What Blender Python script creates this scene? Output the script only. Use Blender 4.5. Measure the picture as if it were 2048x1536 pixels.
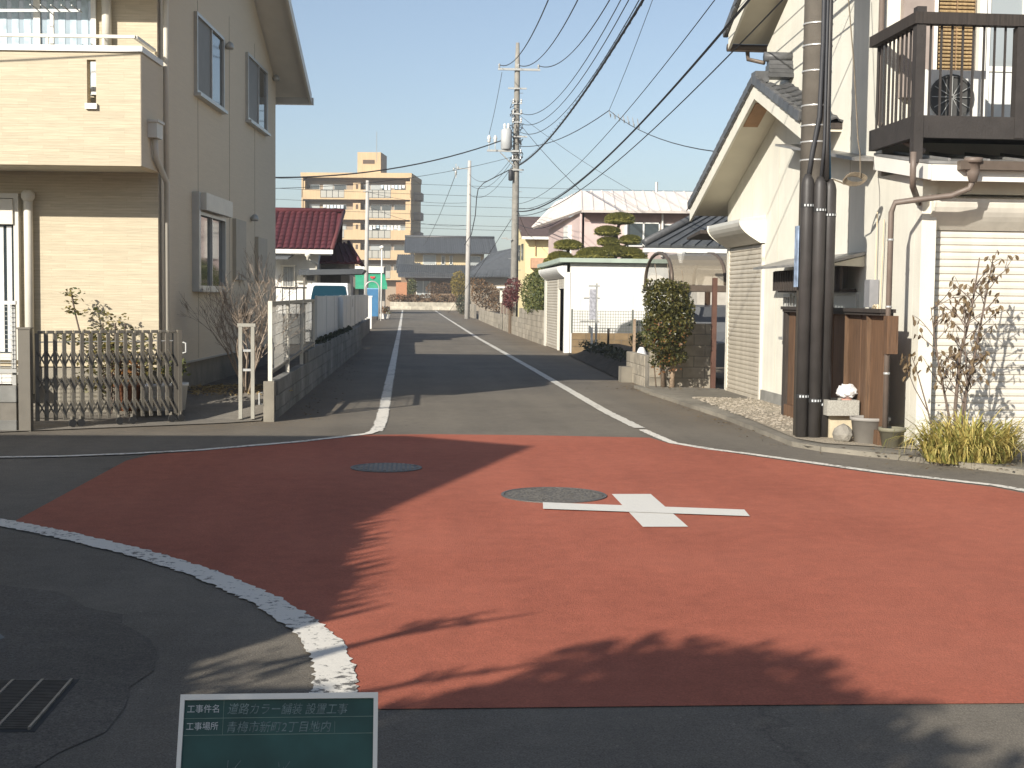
import bpy, bmesh, math, random
from mathutils import Vector, Matrix
for o in list(bpy.data.objects): bpy.data.objects.remove(o)
sc = bpy.context.scene
C = sc.collection
RAD = math.radians
rnd = random.Random(11)

# ------------------------------------------------------------------ camera
cd = bpy.data.cameras.new('camera'); cam = bpy.data.objects.new('camera', cd); C.objects.link(cam)
cd.sensor_width = 36.0; cd.lens = 47.46; cd.clip_start = 0.1; cd.clip_end = 3000
cam.matrix_world = (Matrix.Translation((0, 0, 1.57)) @ Matrix.Rotation(RAD(-4.522), 4, 'Z')
                    @ Matrix.Rotation(RAD(90 - 3.678), 4, 'X') @ Matrix.Rotation(RAD(0.65), 4, 'Z'))
sc.camera = cam

# ------------------------------------------------------------------ light
SUN_EL, SUN_AZ = RAD(25.0), RAD(36.0)          # the light travels towards azimuth 36 deg east of +Y
w = bpy.data.worlds.new('World'); sc.world = w; w.use_nodes = True
nt = w.node_tree; nt.nodes.clear()
out = nt.nodes.new('ShaderNodeOutputWorld'); bg = nt.nodes.new('ShaderNodeBackground')
sky = nt.nodes.new('ShaderNodeTexSky'); sky.sky_type = 'NISHITA'; sky.sun_disc = False
sky.sun_elevation = SUN_EL; sky.sun_rotation = SUN_AZ + math.pi
sky.air_density = 1.0; sky.dust_density = 1.2; sky.ozone_density = 3.0
bg.inputs['Strength'].default_value = 0.080
hs = nt.nodes.new('ShaderNodeHueSaturation'); hs.inputs['Saturation'].default_value = .80; hs.inputs['Value'].default_value = 1.08
nt.links.new(sky.outputs[0], hs.inputs['Color']); nt.links.new(hs.outputs[0], bg.inputs[0]); nt.links.new(bg.outputs[0], out.inputs[0])
sl = bpy.data.lights.new('sun', 'SUN'); so = bpy.data.objects.new('sun', sl); C.objects.link(so)
sl.energy = 4.9; sl.angle = RAD(0.53); sl.color = (1.0, 0.94, 0.84)
sdir = Vector((math.sin(SUN_AZ)*math.cos(SUN_EL), math.cos(SUN_AZ)*math.cos(SUN_EL), -math.sin(SUN_EL)))
so.rotation_euler = sdir.to_track_quat('-Z', 'Y').to_euler(); so.location = (-20, -25, 25)
sc.view_settings.view_transform = 'Standard'; sc.view_settings.look = 'None'
sc.view_settings.exposure = 0.60; sc.view_settings.gamma = 1.0
sc.view_settings.use_curve_mapping = False

# ------------------------------------------------------------------ materials
MATS = {}
def mat(name, col, rough=0.75, var=0.12, scale=6.0, bump=0.0, bscale=60.0, metal=0.0, rand=0.0, dirt=0.0, spec=0.4, speck=0.0, streak=0.0):
    """procedural principled: base colour with two noises, optional speckle, optional bump, per-object variation"""
    if name in MATS: return MATS[name]
    m = bpy.data.materials.new(name); m.use_nodes = True; n = m.node_tree.nodes; l = m.node_tree.links
    b = n['Principled BSDF']; b.inputs['Roughness'].default_value = rough; b.inputs['Metallic'].default_value = metal
    b.inputs['Specular IOR Level'].default_value = spec
    geo = n.new('ShaderNodeNewGeometry')
    def noise(s, det=4.0):
        t = n.new('ShaderNodeTexNoise'); t.inputs['Scale'].default_value = s; t.inputs['Detail'].default_value = det
        l.new(geo.outputs['Position'], t.inputs['Vector']); return t.outputs['Fac']
    def rng(src, a, c, lo, hi):
        t = n.new('ShaderNodeMapRange'); t.inputs[1].default_value = a; t.inputs[2].default_value = c
        t.inputs[3].default_value = lo; t.inputs[4].default_value = hi; l.new(src, t.inputs[0]); return t.outputs[0]
    def mul(a, c):
        t = n.new('ShaderNodeMath'); t.operation = 'MULTIPLY'; l.new(a, t.inputs[0])
        if isinstance(c, float): t.inputs[1].default_value = c
        else: l.new(c, t.inputs[1])
        return t.outputs[0]
    f = rng(noise(scale), 0.3, 0.7, 1 - var, 1 + var)
    if dirt: f = mul(f, rng(noise(scale*0.17, 6.0), 0.35, 0.65, 1 - dirt, 1.0))
    if speck: f = mul(f, rng(noise(230.0, 2.0), 0.3, 0.7, 1 - speck, 1 + speck))
    if streak:
        mp = n.new('ShaderNodeMapping'); mp.inputs['Scale'].default_value = (1, 1, .055); l.new(geo.outputs['Position'], mp.inputs['Vector'])
        t = n.new('ShaderNodeTexNoise'); t.inputs['Scale'].default_value = 7; t.inputs['Detail'].default_value = 5; l.new(mp.outputs[0], t.inputs['Vector'])
        f = mul(f, rng(t.outputs['Fac'], .42, .70, 1.0, 1 - streak))
    if rand:
        oi = n.new('ShaderNodeObjectInfo'); f = mul(f, rng(oi.outputs['Random'], 0, 1, 1 - rand, 1 + rand))
    v = n.new('ShaderNodeVectorMath'); v.operation = 'SCALE'; v.inputs[0].default_value = col[:3]
    l.new(f, v.inputs['Scale']); l.new(v.outputs[0], b.inputs['Base Color'])
    if bump:
        bp = n.new('ShaderNodeBump'); bp.inputs['Strength'].default_value = bump; bp.inputs['Distance'].default_value = 0.02
        l.new(noise(bscale, 3.0), bp.inputs['Height']); l.new(bp.outputs[0], b.inputs['Normal'])
    MATS[name] = m; return m

def mat_siding(name, col, axis_rot, row=0.028, contrast=.10, bumpd=.004):
    """ceramic siding pressed into thin irregular horizontal strips"""
    m = bpy.data.materials.new(name); m.use_nodes = True; n = m.node_tree.nodes; l = m.node_tree.links
    b = n['Principled BSDF']; b.inputs['Roughness'].default_value = 0.8
    geo = n.new('ShaderNodeNewGeometry'); mp = n.new('ShaderNodeMapping'); mp.inputs['Rotation'].default_value = axis_rot
    l.new(geo.outputs['Position'], mp.inputs['Vector'])
    br = n.new('ShaderNodeTexBrick'); br.inputs['Scale'].default_value = 1.0; br.offset = .37; br.squash = 1.6; br.squash_frequency = 3
    br.inputs['Color1'].default_value = (1, 1, 1, 1); br.inputs['Color2'].default_value = (1-contrast, 1-contrast, 1-contrast, 1); br.inputs['Mortar'].default_value = (1-2.2*contrast,)*3 + (1,)
    br.inputs['Mortar Size'].default_value = 0.003; br.inputs['Mortar Smooth'].default_value = 1.0
    br.inputs['Brick Width'].default_value = .47; br.inputs['Row Height'].default_value = row
    l.new(mp.outputs[0], br.inputs['Vector'])
    m2 = n.new('ShaderNodeMapping'); m2.inputs['Scale'].default_value = (2.5, 2.5, 38); l.new(geo.outputs['Position'], m2.inputs['Vector'])
    no = n.new('ShaderNodeTexNoise'); no.inputs['Scale'].default_value = 1.6; no.inputs['Detail'].default_value = 5; l.new(m2.outputs[0], no.inputs['Vector'])
    mr = n.new('ShaderNodeMapRange'); mr.inputs[1].default_value = .3; mr.inputs[2].default_value = .7
    mr.inputs[3].default_value = 1-contrast*.9; mr.inputs[4].default_value = 1+contrast*.7; l.new(no.outputs['Fac'], mr.inputs[0])
    v = n.new('ShaderNodeVectorMath'); v.operation = 'SCALE'; l.new(br.outputs['Color'], v.inputs[0]); l.new(mr.outputs[0], v.inputs['Scale'])
    v2 = n.new('ShaderNodeVectorMath'); v2.operation = 'MULTIPLY'; l.new(v.outputs[0], v2.inputs[0]); v2.inputs[1].default_value = col
    l.new(v2.outputs[0], b.inputs['Base Color'])
    bp = n.new('ShaderNodeBump'); bp.inputs['Strength'].default_value = .6; bp.inputs['Distance'].default_value = bumpd
    l.new(no.outputs['Fac'], bp.inputs['Height']); l.new(bp.outputs[0], b.inputs['Normal'])
    MATS[name] = m; return m

def mat_paint(name, col, under, thr=0.40):
    """worn road paint: chips show the asphalt below"""
    m = bpy.data.materials.new(name); m.use_nodes = True; n = m.node_tree.nodes; l = m.node_tree.links
    b = n['Principled BSDF']; b.inputs['Roughness'].default_value = 0.7
    geo = n.new('ShaderNodeNewGeometry')
    a = n.new('ShaderNodeTexNoise'); a.inputs['Scale'].default_value = 22; a.inputs['Detail'].default_value = 8; a.inputs['Roughness'].default_value = .7
    l.new(geo.outputs['Position'], a.inputs['Vector'])
    c = n.new('ShaderNodeTexNoise'); c.inputs['Scale'].default_value = 1.6; l.new(geo.outputs['Position'], c.inputs['Vector'])
    ad = n.new('ShaderNodeMath'); ad.operation = 'MULTIPLY_ADD'; l.new(c.outputs['Fac'], ad.inputs[0]); ad.inputs[1].default_value = .35
    l.new(a.outputs['Fac'], ad.inputs[2])
    mr = n.new('ShaderNodeMapRange'); mr.inputs[1].default_value = thr + .10; mr.inputs[2].default_value = thr + .17; l.new(ad.outputs[0], mr.inputs[0])
    mx = n.new('ShaderNodeMix'); mx.data_type = 'RGBA'; l.new(mr.outputs[0], mx.inputs[0])
    mx.inputs[6].default_value = (*under, 1); mx.inputs[7].default_value = (*col, 1)
    l.new(mx.outputs[2], b.inputs['Base Color'])
    bp = n.new('ShaderNodeBump'); bp.inputs['Strength'].default_value = .4; bp.inputs['Distance'].default_value = .01
    l.new(a.outputs['Fac'], bp.inputs['Height']); l.new(bp.outputs[0], b.inputs['Normal'])
    MATS[name] = m; return m

def mat_asphalt(name, col, speck=0.4, patch=0.15, bump=.55, tint=None, cracks=0.0, edge=None, tracks=0.0):
    """aggregate speckle, large patches, fine cracks, tyre polish along the lane and brown dirt at the road edges"""
    m = bpy.data.materials.new(name); m.use_nodes = True; n = m.node_tree.nodes; l = m.node_tree.links
    b = n['Principled BSDF']; b.inputs['Roughness'].default_value = 0.85; b.inputs['Specular IOR Level'].default_value = .3
    geo = n.new('ShaderNodeNewGeometry')
    def nz(s, d, vec=None):
        t = n.new('ShaderNodeTexNoise'); t.inputs['Scale'].default_value = s; t.inputs['Detail'].default_value = d; l.new(vec or geo.outputs['Position'], t.inputs['Vector']); return t
    def mr(src, a, c, lo, hi):
        t = n.new('ShaderNodeMapRange'); t.inputs[1].default_value = a; t.inputs[2].default_value = c; t.inputs[3].default_value = lo; t.inputs[4].default_value = hi
        l.new(src, t.inputs[0]); return t.outputs[0]
    def mth(op, p, q=None):
        t = n.new('ShaderNodeMath'); t.operation = op
        for i, x in enumerate((p, q)):
            if x is None: continue
            if isinstance(x, (int, float)): t.inputs[i].default_value = x
            else: l.new(x, t.inputs[i])
        return t.outputs[0]
    fine = nz(140, 3); big = nz(.55, 6); mid = nz(7, 6); coarse = nz(48, 4)
    vo = n.new('ShaderNodeTexVoronoi'); vo.inputs['Scale'].default_value = 85; l.new(geo.outputs['Position'], vo.inputs['Vector'])
    a1 = mr(fine.outputs['Fac'], .3, .7, 1 - speck, 1 + speck); a2 = mr(big.outputs['Fac'], .3, .7, 1 - patch, 1 + patch); a3 = mr(mid.outputs['Fac'], .3, .7, .90, 1.10)
    a4 = mr(coarse.outputs['Fac'], .3, .7, 1 - speck*.4, 1 + speck*.4)
    sp = mr(vo.outputs['Color'], .93, .97, 1.0, 1.0 + speck*1.2)
    fs = [a1, a2, a3, a4, sp]
    mpx = n.new('ShaderNodeMapping'); mpx.inputs['Scale'].default_value = (1.0, .06, 1); l.new(geo.outputs['Position'], mpx.inputs['Vector'])
    if tracks: fs.append(mr(nz(2.3, 3, mpx.outputs[0]).outputs['Fac'], .35, .65, 1 - tracks, 1 + tracks))
    if cracks:
        ds = nz(1.7, 5); mv = n.new('ShaderNodeVectorMath'); mv.operation = 'SCALE'; l.new(ds.outputs['Color'], mv.inputs[0]); mv.inputs['Scale'].default_value = .9
        av = n.new('ShaderNodeVectorMath'); av.operation = 'ADD'; l.new(geo.outputs['Position'], av.inputs[0]); l.new(mv.outputs[0], av.inputs[1])
        cv = n.new('ShaderNodeTexVoronoi'); cv.feature = 'DISTANCE_TO_EDGE'; cv.inputs['Scale'].default_value = .42; l.new(av.outputs[0], cv.inputs['Vector'])
        line_ = mr(cv.outputs['Distance'], .0015, .006, 1 - cracks, 1.0); mask = mr(nz(.23, 2).outputs['Fac'], .48, .58, 0, 1)
        fs.append(mth('ADD', mth('MULTIPLY', line_, mask), mth('SUBTRACT', 1.0, mask)))
        # dark oil spots
        ov = n.new('ShaderNodeTexVoronoi'); ov.inputs['Scale'].default_value = .8; l.new(av.outputs[0], ov.inputs['Vector']); fs.append(mr(ov.outputs['Distance'], .03, .12, .72, 1.0))
    x = fs[0]
    for q in fs[1:]: x = mth('MULTIPLY', x, q)
    v = n.new('ShaderNodeVectorMath'); v.operation = 'SCALE'; v.inputs[0].default_value = col; l.new(x, v.inputs['Scale'])
    last = v.outputs[0]
    def mix(fac, colr, base):
        mx = n.new('ShaderNodeMix'); mx.data_type = 'RGBA'; l.new(fac, mx.inputs[0]); l.new(base, mx.inputs[6]); mx.inputs[7].default_value = (*colr, 1); return mx.outputs[2]
    if tint: last = mix(mr(big.outputs['Fac'], .45, .75, 0, .5), tint, last)
    if edge:
        sx = n.new('ShaderNodeSeparateXYZ'); l.new(geo.outputs['Position'], sx.inputs[0]); d = mth('ABSOLUTE', mth('SUBTRACT', sx.outputs['X'], 1.3))
        far = mr(sx.outputs['Y'], 15.0, 17.5, 0, 1); e = mth('MULTIPLY', mth('MULTIPLY', mr(d, 1.9, 2.9, 0, 1), far), mr(mid.outputs['Fac'], .38, .62, .05, .9))
        last = mix(e, edge, last)
    l.new(last, b.inputs['Base Color'])
    bp = n.new('ShaderNodeBump'); bp.inputs['Strength'].default_value = bump; bp.inputs['Distance'].default_value = .008
    l.new(fine.outputs['Fac'], bp.inputs['Height']); l.new(bp.outputs[0], b.inputs['Normal'])
    MATS[name] = m; return m

def mat_glass(name, col=(.03, .04, .045), rough=.04, spec=.6):
    """window pane: dark interior behind a reflecting surface"""
    m = bpy.data.materials.new(name); m.use_nodes = True; b = m.node_tree.nodes['Principled BSDF']
    b.inputs['Base Color'].default_value = (*col, 1); b.inputs['Roughness'].default_value = rough
    b.inputs['Specular IOR Level'].default_value = spec; b.inputs['IOR'].default_value = 1.7
    MATS[name] = m; return m

def mat_clear(name, col, alpha):
    m = bpy.data.materials.new(name); m.use_nodes = True; b = m.node_tree.nodes['Principled BSDF']
    b.inputs['Base Color'].default_value = (*col, 1); b.inputs['Roughness'].default_value = .3; b.inputs['Alpha'].default_value = alpha
    MATS[name] = m; return m

def mat_wood(name, col, rough=.8, rand=.2):
    m = bpy.data.materials.new(name); m.use_nodes = True; n = m.node_tree.nodes; l = m.node_tree.links
    b = n['Principled BSDF']; b.inputs['Roughness'].default_value = rough
    geo = n.new('ShaderNodeNewGeometry'); mp = n.new('ShaderNodeMapping'); mp.inputs['Scale'].default_value = (22, 22, 1.3)
    l.new(geo.outputs['Position'], mp.inputs['Vector'])
    no = n.new('ShaderNodeTexNoise'); no.inputs['Scale'].default_value = 2.2; no.inputs['Detail'].default_value = 7; no.inputs['Roughness'].default_value = .65
    l.new(mp.outputs[0], no.inputs['Vector'])
    oi = n.new('ShaderNodeObjectInfo')
    mr = n.new('ShaderNodeMapRange'); mr.inputs[1].default_value = .3; mr.inputs[2].default_value = .7; mr.inputs[3].default_value = .55; mr.inputs[4].default_value = 1.35
    l.new(no.outputs['Fac'], mr.inputs[0])
    m2 = n.new('ShaderNodeMapRange'); m2.inputs[3].default_value = 1 - rand; m2.inputs[4].default_value = 1 + rand; l.new(oi.outputs['Random'], m2.inputs[0])
    mu = n.new('ShaderNodeMath'); mu.operation = 'MULTIPLY'; l.new(mr.outputs[0], mu.inputs[0]); l.new(m2.outputs[0], mu.inputs[1])
    v = n.new('ShaderNodeVectorMath'); v.operation = 'SCALE'; v.inputs[0].default_value = col; l.new(mu.outputs[0], v.inputs['Scale'])
    l.new(v.outputs[0], b.inputs['Base Color'])
    bp = n.new('ShaderNodeBump'); bp.inputs['Strength'].default_value = .4; bp.inputs['Distance'].default_value = .01
    l.new(no.outputs['Fac'], bp.inputs['Height']); l.new(bp.outputs[0], b.inputs['Normal'])
    MATS[name] = m; return m

def mat_leaf(name, c1, c2, rough=.55, trans=.25):
    m = bpy.data.materials.new(name); m.use_nodes = True; n = m.node_tree.nodes; l = m.node_tree.links
    b = n['Principled BSDF']; b.inputs['Roughness'].default_value = rough
    geo = n.new('ShaderNodeNewGeometry')
    no = n.new('ShaderNodeTexNoise'); no.inputs['Scale'].default_value = 9; no.inputs['Detail'].default_value = 3; l.new(geo.outputs['Position'], no.inputs['Vector'])
    ad = n.new('ShaderNodeMath'); ad.operation = 'MULTIPLY_ADD'; l.new(geo.outputs['Random Per Island'], ad.inputs[0]); ad.inputs[1].default_value = .6
    l.new(no.outputs['Fac'], ad.inputs[2])
    mr = n.new('ShaderNodeMapRange'); mr.inputs[1].default_value = .45; mr.inputs[2].default_value = 1.1; l.new(ad.outputs[0], mr.inputs[0])
    mx = n.new('ShaderNodeMix'); mx.data_type = 'RGBA'; l.new(mr.outputs[0], mx.inputs[0]); mx.inputs[6].default_value = (*c1, 1); mx.inputs[7].default_value = (*c2, 1)
    l.new(mx.outputs[2], b.inputs['Base Color'])
    tr = n.new('ShaderNodeBsdfTranslucent'); l.new(mx.outputs[2], tr.inputs['Color'])
    ms = n.new('ShaderNodeMixShader'); ms.inputs[0].default_value = trans; l.new(b.outputs[0], ms.inputs[1]); l.new(tr.outputs[0], ms.inputs[2])
    l.new(ms.outputs[0], n['Material Output'].inputs['Surface'])
    MATS[name] = m; return m

asphalt = mat_asphalt('asphalt', (.158, .138, .110), .42, .16, .7, tint=(.165, .145, .112), cracks=.32, edge=(.15, .11, .068), tracks=.07)
red_asphalt = mat_asphalt('red_asphalt', (.345, .099, .058), .22, .10, .5, tint=(.355, .118, .074), tracks=.05)
earth = mat('earth', (.13, .105, .075), .95, .3, 5, .8, 40, dirt=.3)
concrete = mat('concrete', (.25, .225, .18), .9, .16, 4, .4, 90, dirt=.4, rand=.08)
block_m = mat('block_concrete', (.34, .30, .235), .92, .16, 7, .45, 120, dirt=.30, rand=.16)
block_grey = mat('block_grey', (.24, .235, .215), .92, .16, 7, .45, 120, dirt=.35, rand=.12)
block_brown = mat('block_brown', (.22, .155, .085), .92, .12, 7, .4, 120, dirt=.2, rand=.10)
mortar = mat('mortar', (.17, .155, .13), .95, .1, 9)
paint_new = mat_paint('paint_new', (.66, .635, .575), (.42, .25, .19), .315)
paint_old = mat_paint('paint_old', (.70, .66, .58), (.13, .12, .105), .445)
paint_far = mat_paint('paint_far', (.60, .57, .50), (.14, .125, .105), .44)
sid_front = mat_siding('siding_front', (.53, .455, .325), (RAD(90), 0, 0), .036, .125, .006)
sid_side = mat_siding('siding_side', (.65, .56, .425), tuple(Matrix(((0,1,0),(0,0,1),(1,0,0))).to_euler()), .028, .03, .002)  # same siding as the front, paler: bounced light put into its colour
white_trim = mat('white_trim', (.74, .72, .66), .5, .04, 3, rand=.02)
ivory = mat('ivory_metal', (.62, .585, .50), .45, .05, 5)
alu = mat('aluminium', (.46, .455, .43), .38, .06, 6, metal=.35, spec=.5)
alu_dark = mat('aluminium_taupe', (.155, .14, .115), .45, .07, 6, metal=.25)
steel = mat('galvanised_steel', (.42, .42, .40), .45, .12, 14, metal=.4)
wire_grey = mat('wire_grey', (.33, .32, .29), .5, .08, 6, metal=.3)
cable_m = mat('cable_black', (.035, .036, .04), .6, .1, 9)
cover_m = mat('cable_cover', (.055, .05, .047), .5, .14, 5, dirt=.35, streak=.3)
pole_m = mat('pole_concrete', (.140, .124, .102), .88, .13, 5, .3, 70, dirt=.3, streak=.2)
band_m = mat('steel_band', (.62, .61, .58), .3, .1, 20, metal=.6)
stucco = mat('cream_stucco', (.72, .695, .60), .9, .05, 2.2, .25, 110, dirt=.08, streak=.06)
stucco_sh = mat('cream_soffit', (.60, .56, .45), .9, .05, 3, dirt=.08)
shutter_tan = mat('shutter_tan', (.50, .45, .365), .45, .05, 5, dirt=.10, streak=.14, metal=.1)
shutter_cream = mat('shutter_cream', (.67, .63, .55), .45, .04, 5, dirt=.08, streak=.12, metal=.1)
brown_metal = mat('brown_metal', (.115, .088, .068), .5, .12, 8, metal=.2)
pipe_brown = mat('pipe_brown', (.15, .118, .097), .5, .12, 8)
dark_wood = mat_wood('dark_wood', (.040, .031, .025))
brown_wood = mat_wood('brown_wood', (.105, .056, .028), .8, .38)
tan_wood = mat_wood('tan_wood', (.46, .33, .17), .7, .12)
tile_grey = mat('tile_grey', (.085, .086, .088), .42, .18, 9, .1, 80, rand=.22)
tile_dark = mat('tile_dark', (.075, .08, .085), .5, .14, 3, rand=.15)
tile_red = mat('tile_red', (.105, .027, .031), .62, .14, 5, rand=.12)
metal_roof = mat('metal_roof', (.30, .29, .275), .45, .2, 6, metal=.35, dirt=.3)
roof_pinkwhite = mat('roof_pink_white', (.72, .65, .59), .5, .05, 2, dirt=.08)
pink_wall = mat('pink_wall', (.52, .41, .38), .85, .05, 2, dirt=.08)
yellow_wall = mat('yellow_wall', (.66, .56, .31), .85, .05, 2)
brown_roof = mat('brown_roof', (.105, .072, .062), .6, .12, 4)
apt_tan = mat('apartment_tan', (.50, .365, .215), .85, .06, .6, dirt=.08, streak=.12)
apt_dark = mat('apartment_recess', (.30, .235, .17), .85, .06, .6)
white_wall = mat('white_wall', (.70, .69, .65), .7, .03, 2, dirt=.06, streak=.10)
green_trim = mat('green_trim', (.34, .40, .335), .5, .08, 4)
green_awn = mat('green_awning', (.03, .27, .15), .6, .1, 2)
red_mark = mat('red_mark', (.6, .03, .04), .6, .05, 2)
blue_tarp = mat('blue_tarp', (.04, .15, .29), .55, .12, 3)
blue_plate = mat('blue_plate', (.24, .31, .42), .5, .5, 9)
blue_cable = mat('blue_cable', (.02, .12, .22), .45, .1, 9)
panel_white = mat('panel_white', (.62, .61, .58), .5, .05, 2, dirt=.12)
van_white = mat('van_white', (.78, .78, .76), .25, .02, 2)
rubber = mat('rubber', (.02, .02, .02), .7, .1, 9)
glass = mat_glass('window_glass'); glass_blue = mat_glass('tinted_glass', (.006, .03, .045), .12, .25)
glass_frost = mat_glass('frosted_glass', (.32, .34, .33), .25, .5)
glass_shade = mat('roller_screen', (.20, .195, .18), .6, .06, 5)
curtain = mat('curtain_white', (.62, .62, .60), .9, .12, 8)
curtain_blue = mat('curtain_stripe', (.46, .56, .62), .9, .2, 12)
poly = mat_clear('polycarbonate', (.42, .36, .27), .45)
green_board = mat('green_board', (.022, .075, .066), .6, .3, 9, dirt=.3)
chalk = mat('chalk', (.15, .20, .20), .9, .45, 90)
print_white = mat('board_lettering', (.50, .52, .52), .7, .05, 9)
board_line = mat('board_line', (.20, .27, .22), .7, .2, 30)
stone = mat('stone', (.25, .23, .195), .9, .2, 9, .6, 60, rand=.15)
granite = mat('granite', (.36, .345, .30), .85, .2, 60, .4, 150, speck=.25)
pot_grey = mat('pot_grey', (.33, .31, .28), .7, .1, 7, dirt=.2)
pot_olive = mat('pot_olive', (.215, .20, .14), .7, .1, 7, dirt=.2)
plastic_white = mat('plastic_white', (.72, .71, .70), .35, .1, 20, .6, 40)
iron = mat('cast_iron', (.12, .112, .10), .5, .15, 20, .3, 90, metal=.3)
iron_rib = mat('cast_iron_rib', (.23, .205, .175), .6, .15, 20, metal=.0)
lid_fill = mat_asphalt('lid_fill', (.105, .098, .088), .5, .2)
grate_steel = mat('grate_steel', (.22, .21, .185), .5, .2, 20, metal=.4)
bark = mat('bark', (.13, .095, .065), .95, .25, 25, .6, 60)
bark_light = mat('bark_light', (.30, .22, .15), .9, .25, 25, .5, 60)
twig = mat('twig', (.27, .215, .165), .9, .2, 25)
twig_red = mat('twig_red', (.13, .098, .078), .9, .2, 25)
lf_camellia = mat_leaf('leaf_camellia', (.018, .028, .010), (.12, .105, .027), .35, .18)
lf_rust = mat_leaf('leaf_rust', (.11, .045, .016), (.27, .12, .035), .5, .25)
lf_lily = mat_leaf('leaf_lily', (.20, .22, .05), (.66, .52, .17), .6, .35)
lf_dry = mat_leaf('leaf_dry', (.085, .058, .040), (.22, .155, .075), .7, .25)
lf_nandina = mat_leaf('leaf_nandina', (.045, .065, .02), (.22, .17, .05), .5, .25)
lf_pine = mat_leaf('needle_pine', (.075, .09, .022), (.40, .36, .085), .6, .25)
lf_hedge = mat_leaf('leaf_hedge', (.03, .05, .015), (.15, .15, .04), .55, .2)
lf_dark = mat_leaf('leaf_dark', (.012, .018, .008), (.05, .055, .02), .6, .1)
lf_yellow = mat_leaf('leaf_yellow', (.12, .095, .022), (.30, .22, .045), .6, .25)
lf_red = mat_leaf('leaf_red', (.05, .014, .014), (.15, .04, .036), .6, .25)
lf_brown = mat_leaf('leaf_brown', (.06, .04, .02), (.20, .11, .045), .7, .2)
grass_dry = mat_leaf('grass_dry', (.22, .15, .06), (.48, .36, .17), .8, .2)

# ------------------------------------------------------------------ building helpers
WL = {}                                            # world location of every object made here
class MB:
    def __init__(s, T=None): s.v = []; s.f = []; s.mi = []; s.T = T; s.m = 0
    def add(s, vs, fs):
        k = len(s.v); T = s.T
        s.v += [tuple(T @ Vector(p)) for p in vs] if T else [tuple(p) for p in vs]
        for f in fs: s.f.append(tuple(i + k for i in f)); s.mi.append(s.m)
        return s
    def box(s, x0, x1, y0, y1, z0, z1):
        x0, x1 = sorted((x0, x1)); y0, y1 = sorted((y0, y1)); z0, z1 = sorted((z0, z1))
        return s.add([(x0,y0,z0),(x1,y0,z0),(x1,y1,z0),(x0,y1,z0),(x0,y0,z1),(x1,y0,z1),(x1,y1,z1),(x0,y1,z1)],
                     [(0,3,2,1),(4,5,6,7),(0,1,5,4),(1,2,6,5),(2,3,7,6),(3,0,4,7)])
    def bar(s, p, q, a=.02, b=None, up=(0,0,1)):
        """rectangular bar from p to q, a wide, b high"""
        b = a if b is None else b; p = Vector(p); q = Vector(q); d = (q - p).normalized(); u = Vector(up)
        if abs(d.dot(u)) > .98: u = Vector((0, 1, 0)) if abs(d.y) < .9 else Vector((1, 0, 0))
        r = d.cross(u).normalized()*a*.5; t = r.cross(d).normalized()*b*.5
        return s.add([p-r-t, p+r-t, p+r+t, p-r+t, q-r-t, q+r-t, q+r+t, q-r+t], [(3,2,1,0),(4,5,6,7),(0,1,5,4),(1,2,6,5),(2,3,7,6),(3,0,4,7)])
    def tube(s, pts, r, n=6, caps=True):
        pts = [Vector(p) for p in pts]; rr = r if isinstance(r, (list, tuple)) else [r]*len(pts)
        rings = []; prev = None
        for i, p in enumerate(pts):
            d = (pts[min(i+1, len(pts)-1)] - pts[max(i-1, 0)]).normalized()
            u = Vector((0, 0, 1)) if abs(d.z) < .95 else Vector((1, 0, 0))
            if prev is not None: u = prev
            a = (u - d*u.dot(d)).normalized(); b = d.cross(a); prev = a
            rings.append([p + (a*math.cos(2*math.pi*k/n) + b*math.sin(2*math.pi*k/n))*rr[i] for k in range(n)])
        vs = [q for rg in rings for q in rg]; fs = []
        for i in range(len(rings)-1):
            for k in range(n): fs.append((i*n+k, i*n+(k+1)%n, (i+1)*n+(k+1)%n, (i+1)*n+k))
        if caps: fs.append(tuple(range(n-1, -1, -1))); fs.append(tuple((len(rings)-1)*n+k for k in range(n)))
        return s.add(vs, fs)
    def lathe(s, c, prof, n=20):
        """prof: (radius, z) pairs"""
        vs = [(c[0]+r*math.cos(2*math.pi*k/n), c[1]+r*math.sin(2*math.pi*k/n), c[2]+z) for r, z in prof for k in range(n)]; fs = []
        for i in range(len(prof)-1):
            for k in range(n): fs.append((i*n+k, i*n+(k+1)%n, (i+1)*n+(k+1)%n, (i+1)*n+k))
        fs.append(tuple(range(n-1, -1, -1))); fs.append(tuple((len(prof)-1)*n+k for k in range(n)))
        return s.add(vs, fs)
    def prism(s, poly_pts, ext):
        """polygon (3d points) extruded by the vector ext"""
        e = Vector(ext); a = [Vector(p) for p in poly_pts]; n = len(a)
        return s.add(a + [p + e for p in a], [tuple(range(n)), tuple(range(2*n-1, n-1, -1))] + [(i, n+i, n+(i+1)%n, (i+1)%n) for i in range(n)])
    def quad(s, *p): return s.add(p, [tuple(range(len(p)))])
    def build(s, name, m, parent=None, smooth=False, recalc=True):
        me = bpy.data.meshes.new(name); vs = [Vector(p) for p in s.v]
        lo = [min(p[i] for p in vs) for i in range(3)]; hi = [max(p[i] for p in vs) for i in range(3)]
        c = Vector(((lo[0]+hi[0])/2, (lo[1]+hi[1])/2, lo[2]))
        me.from_pydata([p - c for p in vs], [], s.f)
        for x in (m if isinstance(m, (list, tuple)) else [m]): me.materials.append(x)
        if any(s.mi): me.polygons.foreach_set('material_index', s.mi)
        if recalc:
            bm = bmesh.new(); bm.from_mesh(me); bmesh.ops.recalc_face_normals(bm, faces=bm.faces); bm.to_mesh(me); bm.free()
        if smooth: me.polygons.foreach_set('use_smooth', [True]*len(me.polygons))
        me.update()
        return link(name, me, c, parent)
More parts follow.
